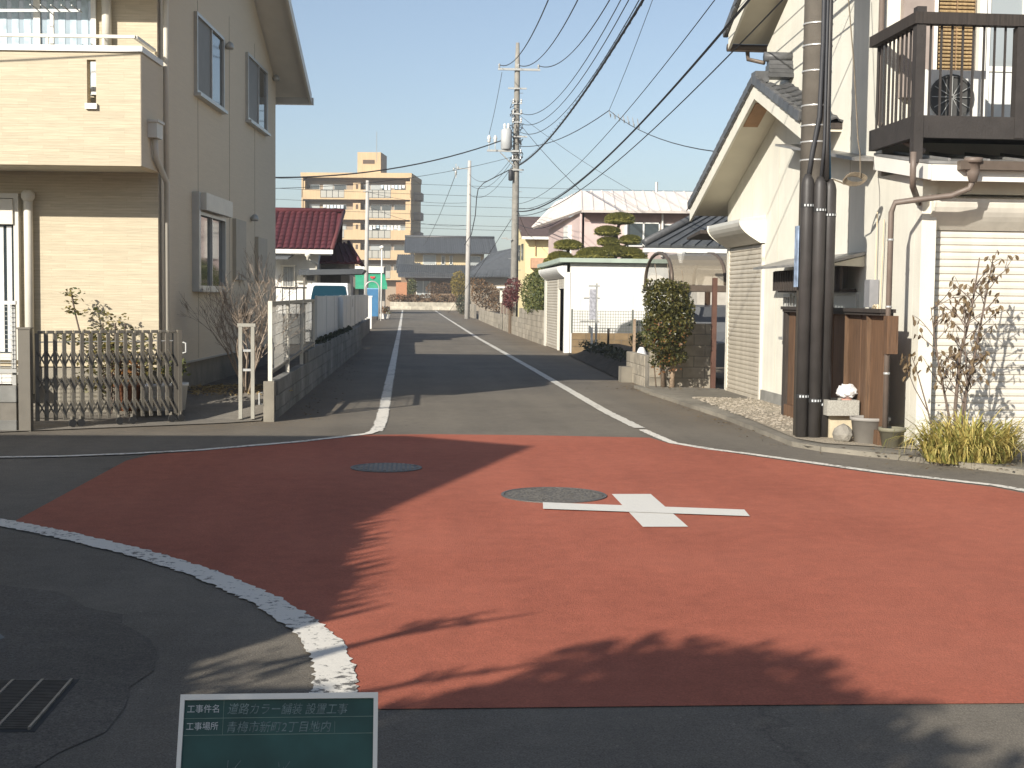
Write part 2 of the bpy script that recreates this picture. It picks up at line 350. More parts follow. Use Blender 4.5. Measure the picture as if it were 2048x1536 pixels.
def link(name, me, wloc, parent=None, rot=None):
    o = bpy.data.objects.new(name, me); C.objects.link(o); wloc = Vector(wloc)
    if parent is not None:
        o.parent = parent; o.location = wloc - WL[parent.name]
    else: o.location = wloc
    if rot is not None: o.rotation_euler = rot
    WL[o.name] = wloc
    return o
def tag(o, label, cat, group=None):
    o['label'] = label; o['category'] = cat
    if group: o['group'] = group
    return o
def thing(name, label, cat, loc, group=None):
    o = bpy.data.objects.new(name, None); C.objects.link(o); o.location = loc; WL[o.name] = Vector(loc)
    o.empty_display_size = .2
    return tag(o, label, cat, group)
def struct(o): o['kind'] = 'structure'; return o
def stuff(o): o['kind'] = 'stuff'; return o
def dup(root, loc, label):
    """a copy of a thing with copies of its parts and sub-parts (mesh data shared)"""
    r = root.copy(); C.objects.link(r); r.location = loc; r['label'] = label; WL[r.name] = Vector(loc)
    def rec(a, b):
        for ch in list(a.children):
            c = ch.copy(); C.objects.link(c); c.parent = b; rec(ch, c)
    rec(root, r); return r
def boxmesh(name, sx, sy, sz, m, bev=0.0):
    """unit piece centred on x,y with its base at z=0, slightly bevelled"""
    bm = bmesh.new(); bmesh.ops.create_cube(bm, size=1.0)
    for v in bm.verts: v.co = Vector((v.co.x*sx, v.co.y*sy, (v.co.z+.5)*sz))
    if bev: bmesh.ops.bevel(bm, geom=list(bm.edges), offset=bev, segments=1, affect='EDGES')
    me = bpy.data.meshes.new(name); bm.to_mesh(me); bm.free(); me.materials.append(m); return me

def leafcloud(mb, blobs, n, size, flat=.0, shell=.55, seed=1, aspect=.55):
    """leaf-sized folded quads through the volume of ellipsoids (cx,cy,cz,rx,ry,rz)"""
    r = random.Random(seed); wts = [b[3]*b[4]*b[5] for b in blobs]
    for _ in range(n):
        b = r.choices(blobs, wts)[0]
        while True:
            p = Vector((r.uniform(-1,1), r.uniform(-1,1), r.uniform(-1,1)))
            if p.length < 1: break
        if p.length < shell and r.random() < .75: p = p.normalized()*r.uniform(shell, 1)
        c = Vector((b[0]+p.x*b[3], b[1]+p.y*b[4], b[2]+p.z*b[5]))
        d = Vector((r.gauss(0,1), r.gauss(0,1), r.gauss(0,1)*(1-flat))).normalized(); e = d.orthogonal().normalized()
        e = (Matrix.Rotation(r.uniform(0,6.3), 3, d) @ e); nrm = d.cross(e)
        s = size*r.uniform(.6, 1.35); a = d*s*.5; h = e*s*aspect*.5; k = nrm*s*.12
        mb.add([c-a, c+h*1.0-k*.3, c+a, c-h*1.0-k*.3, ], [(0,1,2,3)])
def branch(mb, p, d, length, r, depth, rr, spread=.6, up=.15, n=5, ratio=.72, kids=(2,3), tips=None, seg=3, minr=.002):
    pts = [Vector(p)]; d = Vector(d).normalized()
    for i in range(seg):
        d = (d + Vector((rr.gauss(0,.10), rr.gauss(0,.10), rr.gauss(0,.07)+up*.15))).normalized(); pts.append(pts[-1] + d*length/seg)
    mb.tube(pts, [max(minr, r*(1-.35*i/seg)) for i in range(seg+1)], n if r > .01 else 3, caps=False)
    if depth <= 0:
        if tips is not None: tips.append((pts[-1], d))
        return
    for k in range(rr.randint(*kids)):
        t = rr.uniform(.45, 1.0); i = min(seg-1, int(t*seg)); q = pts[i].lerp(pts[i+1], t*seg-i)
        a = d.orthogonal().normalized(); a = Matrix.Rotation(rr.uniform(0, 6.3), 3, d) @ a
        nd = (d + a*spread*rr.uniform(.6, 1.3) + Vector((0,0,up))).normalized()
        branch(mb, q, nd, length*ratio*rr.uniform(.75, 1.2), max(minr, r*.62), depth-1, rr, spread, up, n, ratio, kids, tips, seg, minr)
    if tips is not None and depth <= 1: tips.append((pts[-1], d))
def catenary(a, b, sag, n=18):
    a = Vector(a); b = Vector(b); return [a.lerp(b, i/n) - Vector((0, 0, 4*sag*(i/n)*(1-i/n))) for i in range(n+1)]
def strip(pts, wid, z, ragged=0.0, sub=.12, seed=3):
    """painted line along a polyline, optional ragged edges"""
    r = random.Random(seed); P = []; pts = [Vector((p[0], p[1], 0)) for p in pts]
    for a, b in zip(pts, pts[1:]):
        k = max(1, int((b-a).length/sub)) if ragged else 1
        P += [a.lerp(b, i/k) for i in range(k)]
    P.append(pts[-1]); vs = []; fs = []
    for i, p in enumerate(P):
        d = (P[min(i+1, len(P)-1)] - P[max(i-1, 0)]).normalized(); nn = Vector((-d.y, d.x, 0))
        wd = wid[0] + (wid[1]-wid[0])*i/(len(P)-1) if isinstance(wid, tuple) else wid
        j = lambda: r.uniform(-ragged, ragged*.4)
        a = p + nn*(wd/2 + j()); b = p - nn*(wd/2 + j()); vs += [(a.x, a.y, z), (b.x, b.y, z)]
    for i in range(len(P)-1): fs.append((2*i, 2*i+1, 2*i+3, 2*i+2))
    return MB().add(vs, fs)
def text_mesh(body, size, m, name, parent, M, squeeze=1.0, offset=0.0):
    cu = bpy.data.curves.new(name, 'FONT'); cu.body = body; cu.size = size; cu.offset = offset; cu.resolution_u = 3
    t = bpy.data.objects.new(name, cu); C.objects.link(t)
    dg = bpy.context.evaluated_depsgraph_get(); me = bpy.data.meshes.new_from_object(t.evaluated_get(dg))
    bpy.data.objects.remove(t); me.name = name
    me.transform(M @ Matrix.Diagonal((squeeze, 1, 1, 1)))
    me.materials.clear(); me.materials.append(m)
    return link(name, me, (0, 0, 0), parent)

# ================================================================== SETTING
def sheet(name, m, z, *polys):
    mb = MB()
    for p in polys: mb.add([(x, y, z) for x, y in p], [tuple(range(len(p)))])
    return struct(mb.build(name, m))
sheet('ground', earth, -0.03, [(-330, -170), (330, -170), (330, 510), (-330, 510)])
sheet('road', asphalt, 0.0, [(-40, -12), (40, -12), (40, 15.3), (-40, 15.3)], [(-1.72, 15.3), (4.45, 15.3), (4.45, 26.2), (4.9, 70), (5.4, 150), (-1.8, 150)], [(-40, 15.3), (-1.72, 15.3), (-1.72, 17.2), (-40, 17.2)],
      [(-60, 150), (60, 150), (60, 153.5), (-60, 153.5)])
sheet('red_pavement', red_asphalt, 0.004,
      [(-.20, 5.06), (-.235, 5.35), (-.25, 5.66), (-.30, 6.0), (-.42, 6.40), (-.64, 6.90), (-1.04, 7.58), (-1.58, 8.28), (-2.20, 8.92), (-2.66, 9.33),
       (-2.60, 12.8), (-2.46, 13.3), (-2.04, 13.60), (-1.12, 14.40), (-.62, 15.0), (-.42, 15.23), (.34, 15.32), (1.42, 15.25), (2.76, 15.02),
       (2.86, 14.42), (3.45, 13.33), (4.26, 11.98), (5.0, 11.05), (5.35, 9.8), (5.6, 8.4), (5.6, 5.03), (2.43, 5.03), (1.34, 5.05)])
def line(pts, wid, m, rag, z=.008, seed=1, sub=.05): return struct(strip(pts, wid, z, rag, sub, seed).build('road_line', m, recalc=False))
line([(-.335, 15.62), (-.31, 16.2), (-.295, 17.5), (-.295, 20.4), (-.29, 35), (-.29, 60), (-.36, 148)], .16, paint_old, .022, seed=1)
line([(-9, 12.9), (-6, 12.95), (-3.81, 13.02), (-3.28, 13.10), (-2.64, 13.34), (-2.04, 13.66), (-1.12, 14.47), (-.62, 15.06), (-.42, 15.32), (-.345, 15.66)], .11, paint_old, .012, z=.010, seed=2)
line([(2.83, 16.12), (2.77, 18.4), (2.77, 21.8), (2.78, 30.1), (2.74, 50.9), (2.95, 100), (3.2, 148)], .15, paint_far, .016, seed=3)
line([(2.83, 15.92), (2.86, 15.2), (2.91, 14.45), (3.2, 13.85), (3.52, 13.39), (4.33, 12.03), (5.06, 11.14), (5.5, 9.9), (5.7, 8.4)], .115, paint_old, .012, seed=4)
line([(-7, 10.6), (-4.2, 10.12), (-3.3, 9.72), (-2.73, 9.33), (-2.24, 8.88), (-1.63, 8.25), (-1.09, 7.56), (-.69, 6.88), (-.47, 6.38), (-.35, 6.0), (-.295, 5.66), (-.275, 5.35), (-.26, 4.9), (-.25, 3.6)], .185, paint_old, .020, seed=5, sub=.03)
cr = MB(); cr.add([(1.65, 10.62, .009), (1.965, 10.62, .009), (1.945, 9.08, .009), (1.63, 9.08, .009)], [(3, 2, 1, 0)])
cr.add([(1.05, 10.16, .013), (2.52, 9.80, .013), (2.485, 9.50, .013), (1.02, 9.85, .013)], [(3, 2, 1, 0)])
struct(cr.build('cross_marking', paint_new, recalc=True))
sheet('verge', concrete, 0.035, [(4.22, 13.9), (5.05, 12.9), (5.9, 11.6), (7.2, 9.8), (14, 3), (14, 15.3), (5.45, 15.3), (5.45, 22.9), (4.28, 23.6), (4.06, 21.8), (4.22, 17.6)])
sheet('gravel_strip', mat_asphalt('gravel', (.36, .31, .235), .8, .3, .9), 0.045, [(4.32, 14.6), (4.5, 14.1), (5.4, 13.5), (5.43, 20.4), (4.55, 20.9), (4.45, 18)])
kb = MB(); kp = [(4.06, 23.4), (4.06, 21.8), (4.24, 17.6), (4.22, 14.2), (4.38, 13.75), (5.05, 12.86), (5.9, 11.55), (7.2, 9.75)]
for a, b in zip(kp, kp[1:]): kb.bar((*a, .012), (*b, .012), .13, .08)
struct(kb.build('kerb', concrete))
# stones lying on the gravel strip
ico = bmesh.new(); bmesh.ops.create_icosphere(ico, subdivisions=1, radius=1.0)
for v in ico.verts: v.co *= rnd.uniform(.75, 1.15); v.co.z *= .6
st_me = bpy.data.meshes.new('pebble'); ico.to_mesh(st_me); ico.free(); st_me.materials.append(mat('pebble', (.40, .35, .28), .9, .15, 9, rand=.3))
pb = MB(); pv = [tuple(v.co) for v in st_me.vertices]; pf = [tuple(p.vertices) for p in st_me.polygons]
for _ in range(900):
    y = rnd.uniform(15.2, 20.6); x = 4.42 + rnd.random()**1.2*.95; s = .007 + .024*rnd.random()**3; a = rnd.uniform(0, 6.3)
    pb.add([(x + (p[0]*math.cos(a)-p[1]*math.sin(a))*s*1.4, y + (p[0]*math.sin(a)+p[1]*math.cos(a))*s, .05 + p[2]*s) for p in pv], pf)
stuff(tag(pb.build('pebbles', mat('pebble', (.5, .45, .37))), 'scattered pale pebbles and rubble between kerb and cream wall', 'pebbles'))
# left house lot: sloping drive and raised garden
sheet('driveway', mat_asphalt('drive', (.22, .20, .165), .3, .15), 0, [(0, 0), (0, 0.001), (.001, 0)])
bpy.data.objects.remove(bpy.data.objects['driveway'])
struct(MB().quad((-16, 15.3, .012), (-4.6, 15.3, .012), (-2.2, 16.5, .012), (-1.78, 16.85, .012), (-1.72, 18.4, .24), (-16, 18.4, .24)).build('driveway', mat_asphalt('drive', (.20, .18, .15), .3, .15)))
struct(MB().quad((-16, 18.4, .24), (-1.72, 18.4, .24), (-1.5, 30, .27), (-16, 30, .27)).build('garden_bed', earth))
stuff(tag((lambda mb: (leafcloud(mb, [(-2.45, 18.9, .25, .9, .9, .05)], 900, .07, .7, .1, 5, .25), mb)[1])(MB()).build('dry_grass', grass_dry), 'dry straw coloured grass around the foot of the bare shrub', 'grass'))
# lower left verge of bare earth and a stone
mb = MB(); er = random.Random(6); ev_ = []
for k in range(26):
    a = -1.0 + k*.13; ev_.append((-2.6+1.55*math.cos(a)+er.uniform(-.06, .06), 5.3+2.1*math.sin(a)+er.uniform(-.06, .06), .004))
mb.add(ev_ + [(-4.6, 7.0, .004), (-4.6, 3.5, .004)], [tuple(range(len(ev_)+2))]); struct(mb.build('earth_verge', mat_asphalt('dirt_patch', (.125, .11, .09), .42, .3, .8)))

# manholes -------------------------------------------------------------
def manhole(x, y, r, label, pattern):
    t = thing('manhole_cover', label, 'manhole cover', (x, y, .004))
    MB().lathe((x, y, 0), [(r, .002), (r, .012), (r-.025, .0125), (r-.025, .004)], 40).build('rim', iron, t)
    MB().lathe((x, y, 0), [(r-.03, .0), (r-.03, .0105), (.001, .0105)], 40).build('lid', iron if pattern == 'bars' else lid_fill, t)
    if pattern == 'bars':
        mb = MB(); k = -r+.05
        while k < r-.04:
            h = math.sqrt(max(0, (r-.045)**2 - k*k)); n = int(2*h/.085)
            for i in range(n):
                yy = y - h + 2*h*(i+.5)/n + (.02 if int((k+1)/.042) % 2 else -.02); mb.box(x+k, x+k+.024, yy-.030, yy+.030, .0105, .0175)
            k += .042
        stuff(mb.build('lid_rib', iron_rib, t))
    else:
        mb = MB(); rr = random.Random(4)
        for _ in range(420):
            a = rr.uniform(0, 6.3); q = (r-.06)*math.sqrt(rr.random()); s = rr.uniform(.005, .012)
            mb.box(x+q*math.cos(a)-s, x+q*math.cos(a)+s, y+q*math.sin(a)-s, y+q*math.sin(a)+s, .0105, .0125)
        stuff(mb.build('stone_chip', mat('chip', (.13, .12, .105), .8, .3, 40), t))
manhole(-.17, 12.28, .325, 'smaller grey ribbed manhole cover in the shaded red paving', 'bars')
manhole(1.18, 10.58, .42, 'larger asphalt filled manhole cover beside the white cross', 'fill')
# drain grate ------------------------------------------------------------
t = thing('drain_grate', 'dark steel drain grate in the shaded lower left corner', 'drain grate', (-1.6, 5.2, .0))
MB().box(-1.95, -1.31, 4.84, 5.50, -.02, .006).build('pit', mat('pit_dark', (.05, .048, .044), .9), t)
for i in range(6): MB().box(-1.33-.115*i, -1.340-.115*i, 4.86, 5.48, .006, .016).build('bar', grate_steel, t)
mb = MB()
for i in range(32): mb.box(-1.92, -1.33, 4.87+i*.0195, 4.874+i*.0195, .006, .012)
stuff(mb.build('rung', mat('rung_steel', (.10, .10, .095), .5, .2, 20, metal=.3), t))
MB().add([(-2.05,6.05,.0),(-1.86,6.05,.0),(-1.80,6.2,.0),(-1.95,6.3,.0),(-2.02,6.1,.07),(-1.89,6.1,.06),(-1.85,6.18,.05),(-1.95,6.24,.07)],
         [(0,1,5,4),(1,2,6,5),(2,3,7,6),(3,0,4,7),(4,5,6,7)]).build('rock', mat('rock_pale', (.22, .22, .21), .9, .2, 9, .6))
tag(bpy.data.objects['rock'], 'pale broken lump of concrete on the dark earth at the left edge', 'rock')

# ================================================================== LEFT HOUSE
U = Vector((.0619, .998, 0)).normalized(); V = Vector((-U.y, U.x, 0))
TL = Matrix(((U.x, V.x, 0, -3.08), (U.y, V.y, 0, 17.2), (0, 0, 1, 0), (0, 0, 0, 1)))      # a along the street wall, b towards the left, z up
LHt = thing('siding_house', 'two storey beige house with strip siding and gable end behind the folding gate', 'house', (-6, 21, .24))
def lh(): return MB(TL)
D, ZE, ZA = 9.2, 5.62, 7.62                 # depth of gable wall, eave height, apex height
WD = 8.5
mb = lh(); mb.prism([(0, 0, .64), (D, 0, .64), (D, 0, ZE), (D/2, 0, ZA), (0, 0, ZE)], (0, 0.16, 0)); mb.build('wall', sid_side, LHt, )
mb = lh(); mb.box(-.012, .16, .0, WD, .64, ZE); mb.build('wall', sid_front, LHt)
mb = lh(); mb.box(D-.16, D-.002, .16, WD, .64, ZE-.02); mb.box(.16, D-.16, WD-.16, WD, .64, ZE-.02); mb.build('wall', sid_side, LHt)
mb = lh(); mb.box(-.0, D, .03, WD, 0, .625); mb.build('foundation', concrete, LHt)
mb = lh(); mb.box(-.02, D+.01, -.022, .02, .62, .645); mb.build('drip_edge', alu, LHt)
for a in (2.3, 4.6, 6.9):
    mb = lh(); mb.box(a-.006, a+.006, -.004, .002, .66, ZE+.3); mb.build('panel_joint', mat('joint', (.36, .31, .24), .9, .05), LHt)
sl_ = (ZA-ZE)/(D/2)
def zr(a): return ZA - abs(a - D/2)*sl_
for sgn, nm in ((-1, 'roof_slope'), (1, 'roof_slope')):
    e = D/2 + sgn*(D/2 + .62); ez = zr(e)
    mb = lh(); mb.prism([(D/2, -.58, ZA+.12), (e, -.58, ez+.12), (e, -.58, ez+.20), (D/2, -.58, ZA+.20)], (0, WD+1.1, 0)); mb.build(nm, tile_dark, LHt)
    mb = lh(); mb.prism([(D/2, -.55, ZA+.06), (e-sgn*.02, -.55, ez+.065), (e-sgn*.02, -.55, ez+.115), (D/2, -.55, ZA+.115)], (0, WD+1.0, 0)); mb.build('soffit', white_trim, LHt)
    mb = lh(); mb.prism([(D/2, -.61, ZA-.06), (e, -.61, ez-.06), (e, -.61, ez+.14), (D/2, -.61, ZA+.14)], (0, .045, 0)); mb.build('bargeboard', white_trim, LHt)
    mb = lh(); mb.box(e-.03 if sgn > 0 else e-.10, e+.10 if sgn > 0 else e+.03, -.64, WD+.6, ez-.06, ez+.07); mb.build('gutter', alu, LHt)
# street side windows
def window(T, par, x0, x1, z0, z1, split=.55, depth=.05, frame=alu, left=glass_shade, right=glass, fw=.045, axis='side', sill=True):
    """two light sliding window on the wall plane b=0, standing proud by depth"""
    f = MB(T); f.box(x0, x1, -depth, .01, z1-fw, z1); f.box(x0, x1, -depth, .01, z0, z0+fw); f.box(x0, x0+fw, -depth, .01, z0+fw, z1-fw); f.box(x1-fw, x1, -depth, .01, z0+fw, z1-fw)
    xm = x0 + (x1-x0)*split; f.box(xm-fw*.45, xm+fw*.45, -depth*.8, .01, z0+fw, z1-fw)
    fo = f.build('window', frame, par)
    MB(T).box(x0+fw, xm-fw*.45, -depth*.35, .0, z0+fw, z1-fw).build('pane', left, fo)
    MB(T).box(xm+fw*.45, x1-fw, -depth*.35, .0, z0+fw, z1-fw).build('pane', right, fo)
    if sill: MB(T).box(x0-.02, x1+.02, -depth-.05, .0, z0-.045, z0-.002).build('sill', frame, fo)
    return fo
window(TL, LHt, 2.06, 3.98, 4.36, 5.47); window(TL, LHt, 6.02, 8.02, 4.50, 5.62)
w3 = window(TL, LHt, 2.02, 3.92, 1.64, 2.72, .5, .08, alu, glass, glass)
lh().box(2.06, 3.98, -.17, -.085, 2.74, 2.98).build('shutter_box', ivory, w3)
lh().box(1.90, 2.015, -.10, -.0, 1.6, 2.98).build('shutter_rail', alu, w3)
for a0, a1, z0, z1 in ((4.85, 5.80, 1.80, 2.78), (6.93, 7.95, 1.80, 2.58)):
    f = lh(); f.box(a0, a0+.04, -.06, 0, z0, z1); f.box(a0+.045, a1, -.05, 0, z0, z1); f.build('window_screen', mat('screen_panel', (.40, .36, .29), .6, .05, 4), LHt)
for a, z in ((4.28, 5.42), (8.85, 5.66), (6.5, 2.90)):
    f = MB(); c = TL @ Vector((a, -.07, z)); f.lathe((c.x, c.y, c.z-.07), [(.06, 0), (.068, .04), (.05, .09), (.02, .115)], 12); f.build('vent_hood', steel, LHt, True)
# front: balcony
bal = lh(); bal.box(-1.0, -.86, -.045, .47, 3.05, 4.36); bal.box(-1.0, -.86, .575, 6.0, 3.05, 4.36); bal.box(-1.0, -.86, .47, .575, 3.05, 3.76); bal.box(-1.0, -.86, .47, .575, 4.27, 4.36)
bo = bal.build('balcony_parapet', sid_front, LHt)
b2 = lh(); b2.box(-.995, -.01, -.05, .08, 3.055, 4.355); b2.build('balcony_side', sid_side, bo)
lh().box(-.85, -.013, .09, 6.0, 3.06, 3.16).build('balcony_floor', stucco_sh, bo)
lh().box(-1.03, -.83, -.075, 6.0, 4.362, 4.43).build('coping', white_trim, bo)
lh().box(-.83, -.012, -.075, .10, 4.362, 4.43).build('coping', white_trim, bo)
lh().box(-1.04, -1.0, .455, .59, 3.70, 3.765).build('slit_sill', white_trim, bo)
lh().box(-.95, -.87, .02, .055, 3.75, 4.28).build('slit_cover', alu_dark, bo)
r_ = lh(); r_.bar((-.93, .03, 4.55), (-.93, 6, 4.55), .05, .035); r_.bar((-.93, .03, 4.55), (-.05, .03, 4.55), .05, .035)
r_.build('handrail', ivory, bo)
for b in (.4, 1.05, 2.2, 3.6, 5.0): lh().box(-.945, -.915, b-.015, b+.015, 4.43, 4.535).build('handrail_post', ivory, bo)
sc1 = lh(); sc1.box(-.70, -.42, -.16, -.05, 3.42, 3.60); sc1.box(-.72, -.40, -.18, -.05, 3.60, 3.63); sc1.build('rain_hopper', ivory, LHt)
p_ = lh(); p_.tube([(-.56, -.1, 3.42), (-.50, -.1, 3.2), (.12, -.08, 2.95), (.12, -.08, .3)], .036, 8); p_.build('downpipe', ivory, LHt, True)
p_ = lh(); p_.tube([(.10, -.08, 7), (.10, -.08, 2.99)], .036, 8); p_.build('downpipe', ivory, LHt, True)
p_ = lh(); p_.tube([(-.08, .60, 4.42), (-.08, .60, 5.6)], .06, 8); p_.build('downpipe', ivory, LHt, True)
p_ = lh(); p_.tube([(-.06, 1.59, 2.74), (-.09, 1.58, 2.70), (-.09, 1.58, .3)], .055, 8); p_.lathe((0, 0, 0), [(0, 0)]*2, 3) if False else None
p_.build('downpipe', ivory, LHt, True)
f = MB(); c = TL @ Vector((-.09, 1.58, 2.70)); f.lathe((c.x, c.y, c.z), [(.05, -.02), (.085, .03), (.085, .08), (.05, .12)], 12); f.build('pipe_cap', ivory, LHt, True)
# front upper sliding window with curtains, lower window with shutter box
f = lh(); f.box(-.06, 0, .74, .80, 4.0, 5.45); f.box(-.06, 0, 1.42, 1.50, 4.0, 5.45); f.box(-.06, 0, 2.15, 2.2, 4.0, 5.45); f.box(-.06, 0, .8, 2.15, 5.40, 5.45)
fo = f.build('window', white_trim, LHt)
for b0, b1 in ((.8, 1.42), (1.5, 2.15)):
    lh().box(-.03, -.014, b0, b1, 4.0, 5.40).build('pane', mat_glass('curtained_glass', (.30, .37, .42), .08), fo)
    for k in range(4):
        q = b0 + .04 + k*(b1-b0-.06)/4; lh().box(-.036, -.030, q, q+(b1-b0)*.13, 4.0, 5.25).build('curtain_fold', curtain_blue, fo)
f = lh(); f.box(-.10, -.012, 1.70, 1.76, .72, 2.78); f.box(-.10, -.012, 1.76, 3.4, 2.72, 2.78); f.box(-.12, -.012, 1.76, 3.4, .72, .80)
fo = f.build('window', ivory, LHt)
lh().box(-.13, -.012, 1.76, 3.4, 2.40, 2.71).build('shutter_box', ivory, fo)
lh().box(-.05, -.02, 1.76, 3.4, .80, 2.40).build('pane', glass, fo)
for b in (1.80, 1.90, 2.02, 2.15): lh().box(-.058, -.05, b, b+.06, .82, 2.38).build('curtain_fold', curtain, fo)
lh().box(-.5, -.014, 1.62, 3.4, .45, .56).build('terrace_step', white_trim, LHt)
lh().box(-.9, -.5, 1.9, 3.4, .2, .36).build('terrace_step', stucco, LHt)
# tv aerial on the balcony
t = thing('tv_aerial', 'small white television aerial on the beige balcony at the top left', 'aerial', TL @ Vector((-.75, 1.05, 4.43)))
lh().bar((-.75, 1.05, 4.43), (-.75, 1.05, 4.86), .04).build('mast', white_trim, t); lh().bar((-.75, .72, 4.88), (-.75, 2.2, 4.86), .03).build('boom', steel, t)
for k in range(5): lh().bar((-.95, .76+.12*k, 4.90), (-.55, .76+.12*k, 4.90), .012).build('element', steel, t)

# folding gate --------------------------------------------------------------
gd = Vector((1.52, .98, 0)).normalized(); gn = Vector((-gd.y, gd.x, 0))
TG = Matrix(((gd.x, gn.x, 0, -4.2), (gd.y, gn.y, 0, 15.68), (0, 0, 1, 0), (0, 0, 0, 1)))
gate = thing('folding_gate', 'taupe aluminium folding gate on castors across the drive of the beige house', 'gate', TG @ Vector((.9, 0, .02)))
gyaw = math.atan2(gd.y, gd.x)
up_me = boxmesh('upright', .046, .022, 1.0, alu_dark, .003); pitch = 1.66/16
top_me = boxmesh('top_cap', .086, .03, .035, alu_dark, .004)
for i in range(17):
    link('upright', up_me, TG @ Vector((.03+i*pitch, 0, .10)), gate, (0, 0, gyaw))
    if i < 16: link('top_cap', top_me, TG @ Vector((.03+(i+.5)*pitch, 0, 1.095)), gate, (0, 0, gyaw))
def latmesh(dx, dz):
    mb = MB(); mb.bar((-dx/2, 0, -dz/2), (dx/2, 0, dz/2), .012, .030, up=(0, 1, 0)); me = bpy.data.meshes.new('lattice_bar'); me.from_pydata(mb.v, [], mb.f); me.materials.append(alu_dark); return me
la = latmesh(pitch*1.0, .19), latmesh(pitch*1.0, -.19)
for zc in (.235, .52, .80):
    for i in range(16):
        for k, me in enumerate(la): link('lattice_bar', me, TG @ Vector((.03+(i+.5)*pitch, -.018 if k else .018, zc)), gate, (0, 0, gyaw))
rod = MB(TG)
for i in range(16): rod.bar((.03+i*pitch, 0, 1.0), (.03+(i+1)*pitch, 0, 1.0), .012)
rod.build('top_rod', alu, gate)
MB(TG).box(1.715, 1.765, -.03, .03, .09, 1.13).build('lead_post', alu_dark, gate); MB(TG).box(1.66, 1.715, -.01, .03, .12, 1.09).build('lead_panel', rubber, gate)
hd = MB(TG); hd.tube([(1.775, -.03, .98), (1.80, -.06, .97), (1.80, -.06, .86), (1.775, -.03, .85)], .012, 6); hd.build('handle', steel, gate)
wm = bpy.data.meshes.new('castor'); bm = bmesh.new(); bmesh.ops.create_cone(bm, cap_ends=True, segments=14, radius1=.045, radius2=.045, depth=.03, matrix=Matrix.Rotation(RAD(90), 4, 'X')); bm.to_mesh(wm); bm.free(); wm.materials.append(rubber)
for a in (.42, .52, .98, 1.14, 1.63, 1.75):
    c_ = link('castor', wm, TG @ Vector((a, -.03, .062)), gate, (0, 0, gyaw))
    MB(TG).box(a-.01, a+.01, -.035, .0, .06, .14).build('fork', alu_dark, c_)
t = thing('gate_post', 'square taupe post at the left end of the folding gate', 'post', (-4.27, 15.55, 0))
MB().box(-4.33, -4.20, 15.50, 15.62, 0, 1.15).build('shaft', alu_dark, t); MB().box(-4.34, -4.19, 15.49, 15.63, 1.15, 1.17).build('cap', alu_dark, t)
t = thing('gate_latch_post', 'narrow upright hoop of metal that receives the folding gate by the block wall', 'post', (-1.92, 16.8, .03))
for x in (-2.035, -1.885): MB().box(x-.022, x+.022, 16.86, 16.91, .03, 1.17).build('leg', mat('post_taupe', (.30, .285, .24), .5), t)
MB().box(-2.07, -1.85, 16.855, 16.915, 1.17, 1.21).build('top_bar', MATS['post_taupe'], t)
for z in (.62, .86): MB().box(-2.013, -1.907, 16.875, 16.895, z, z+.03).build('cross_bar', steel, t)

# left boundary wall with wire mesh at the frame edge -----------------------
t = thing('low_block_wall', 'dark grey low block wall topped by wire mesh at the left edge of the frame', 'wall', (-5, 15.55, 0))
bl = boxmesh('block', .385, .12, .185, block_grey, .006)
for r_i in range(3):
    for k in range(9): link('block', bl, (-4.545 - k*.395 - (.195 if r_i % 2 else 0), 15.56, -.06+.193*r_i), t)
MB().box(-8.1, -4.36, 15.515, 15.605, -.06, .515).build('core', mortar, t)
MB().box(-8.1, -4.36, 15.54, 15.58, .66, .70).build('lower_rail', alu, t); MB().box(-8.1, -4.36, 15.535, 15.585, 1.425, 1.465).build('top_rail', white_trim, t)
mb = MB()
for k in range(14): mb.box(-8.1, -4.38, 15.555, 15.561, .72+.052*k, .725+.052*k)
for k in range(30): mb.box(-8.05+k*.125, -8.045+k*.125, 15.562, 15.567, .66, 1.43)
stuff(mb.build('mesh_wire', alu, t))
for x in (-4.40, -6.2): MB().box(x-.02, x+.02, 15.59, 15.63, .45, 1.43).build('post', alu, t)

# long block wall down the left of the street, mesh fence on it -------------
def xw(y): return -1.68 + (y-16.85)*.0135
LW = thing('block_wall', 'grey concrete block wall along the left of the street carrying the mesh fence', 'wall', (-1.66, 25, 0))
bl = boxmesh('block', .12, .387, .187, block_grey, .006)
for r_i in range(4):
    y = 16.85 + (.0 if r_i % 2 == 0 else .195)
    while y < 40:
        top = 2 if y < 21.5 else 3
        if r_i <= top and not (r_i == 2 and y < 17.0): link('block', bl, (xw(y+.19), y+.197, -.09+.195*r_i), LW, (0, 0, -.0135))
        y += .397
mb = MB(); 
for y0, y1, zt in ((16.9, 21.4, .47), (21.4, 40, .66)): mb.add([(xw(y0)-.045, y0, -.1), (xw(y0)+.045, y0, -.1), (xw(y1)+.045, y1, -.1), (xw(y1)-.045, y1, -.1), (xw(y0)-.045, y0, zt), (xw(y0)+.045, y0, zt), (xw(y1)+.045, y1, zt), (xw(y1)-.045, y1, zt)],
                     [(0,3,2,1),(4,5,6,7),(0,1,5,4),(1,2,6,5),(2,3,7,6),(3,0,4,7)])
mb.build('mortar', mortar, LW)
MB().box(-1.745, -1.615, 16.78, 16.86, -.02, .50).build('end_pier', concrete, LW)
hd = MB(); hd.tube([(-1.76, 16.77, .36), (-1.79, 16.74, .36), (-1.79, 16.74, .22), (-1.76, 16.77, .22)], .012, 6); hd.build('latch_ring', steel, LW)
MF = thing('mesh_fence', 'cream wire mesh fence panel standing on the left block wall', 'fence', (-1.6, 20.2, .5))
def fpost(y, h=1.49, wd=.05): return MB().box(xw(y)-wd/2, xw(y)+wd/2, y-wd/2, y+wd/2, .48 if y < 21.5 else .68, h).build('post', ivory, MF)
for y in (16.96, 19.1, 21.25, 23.5): fpost(y)
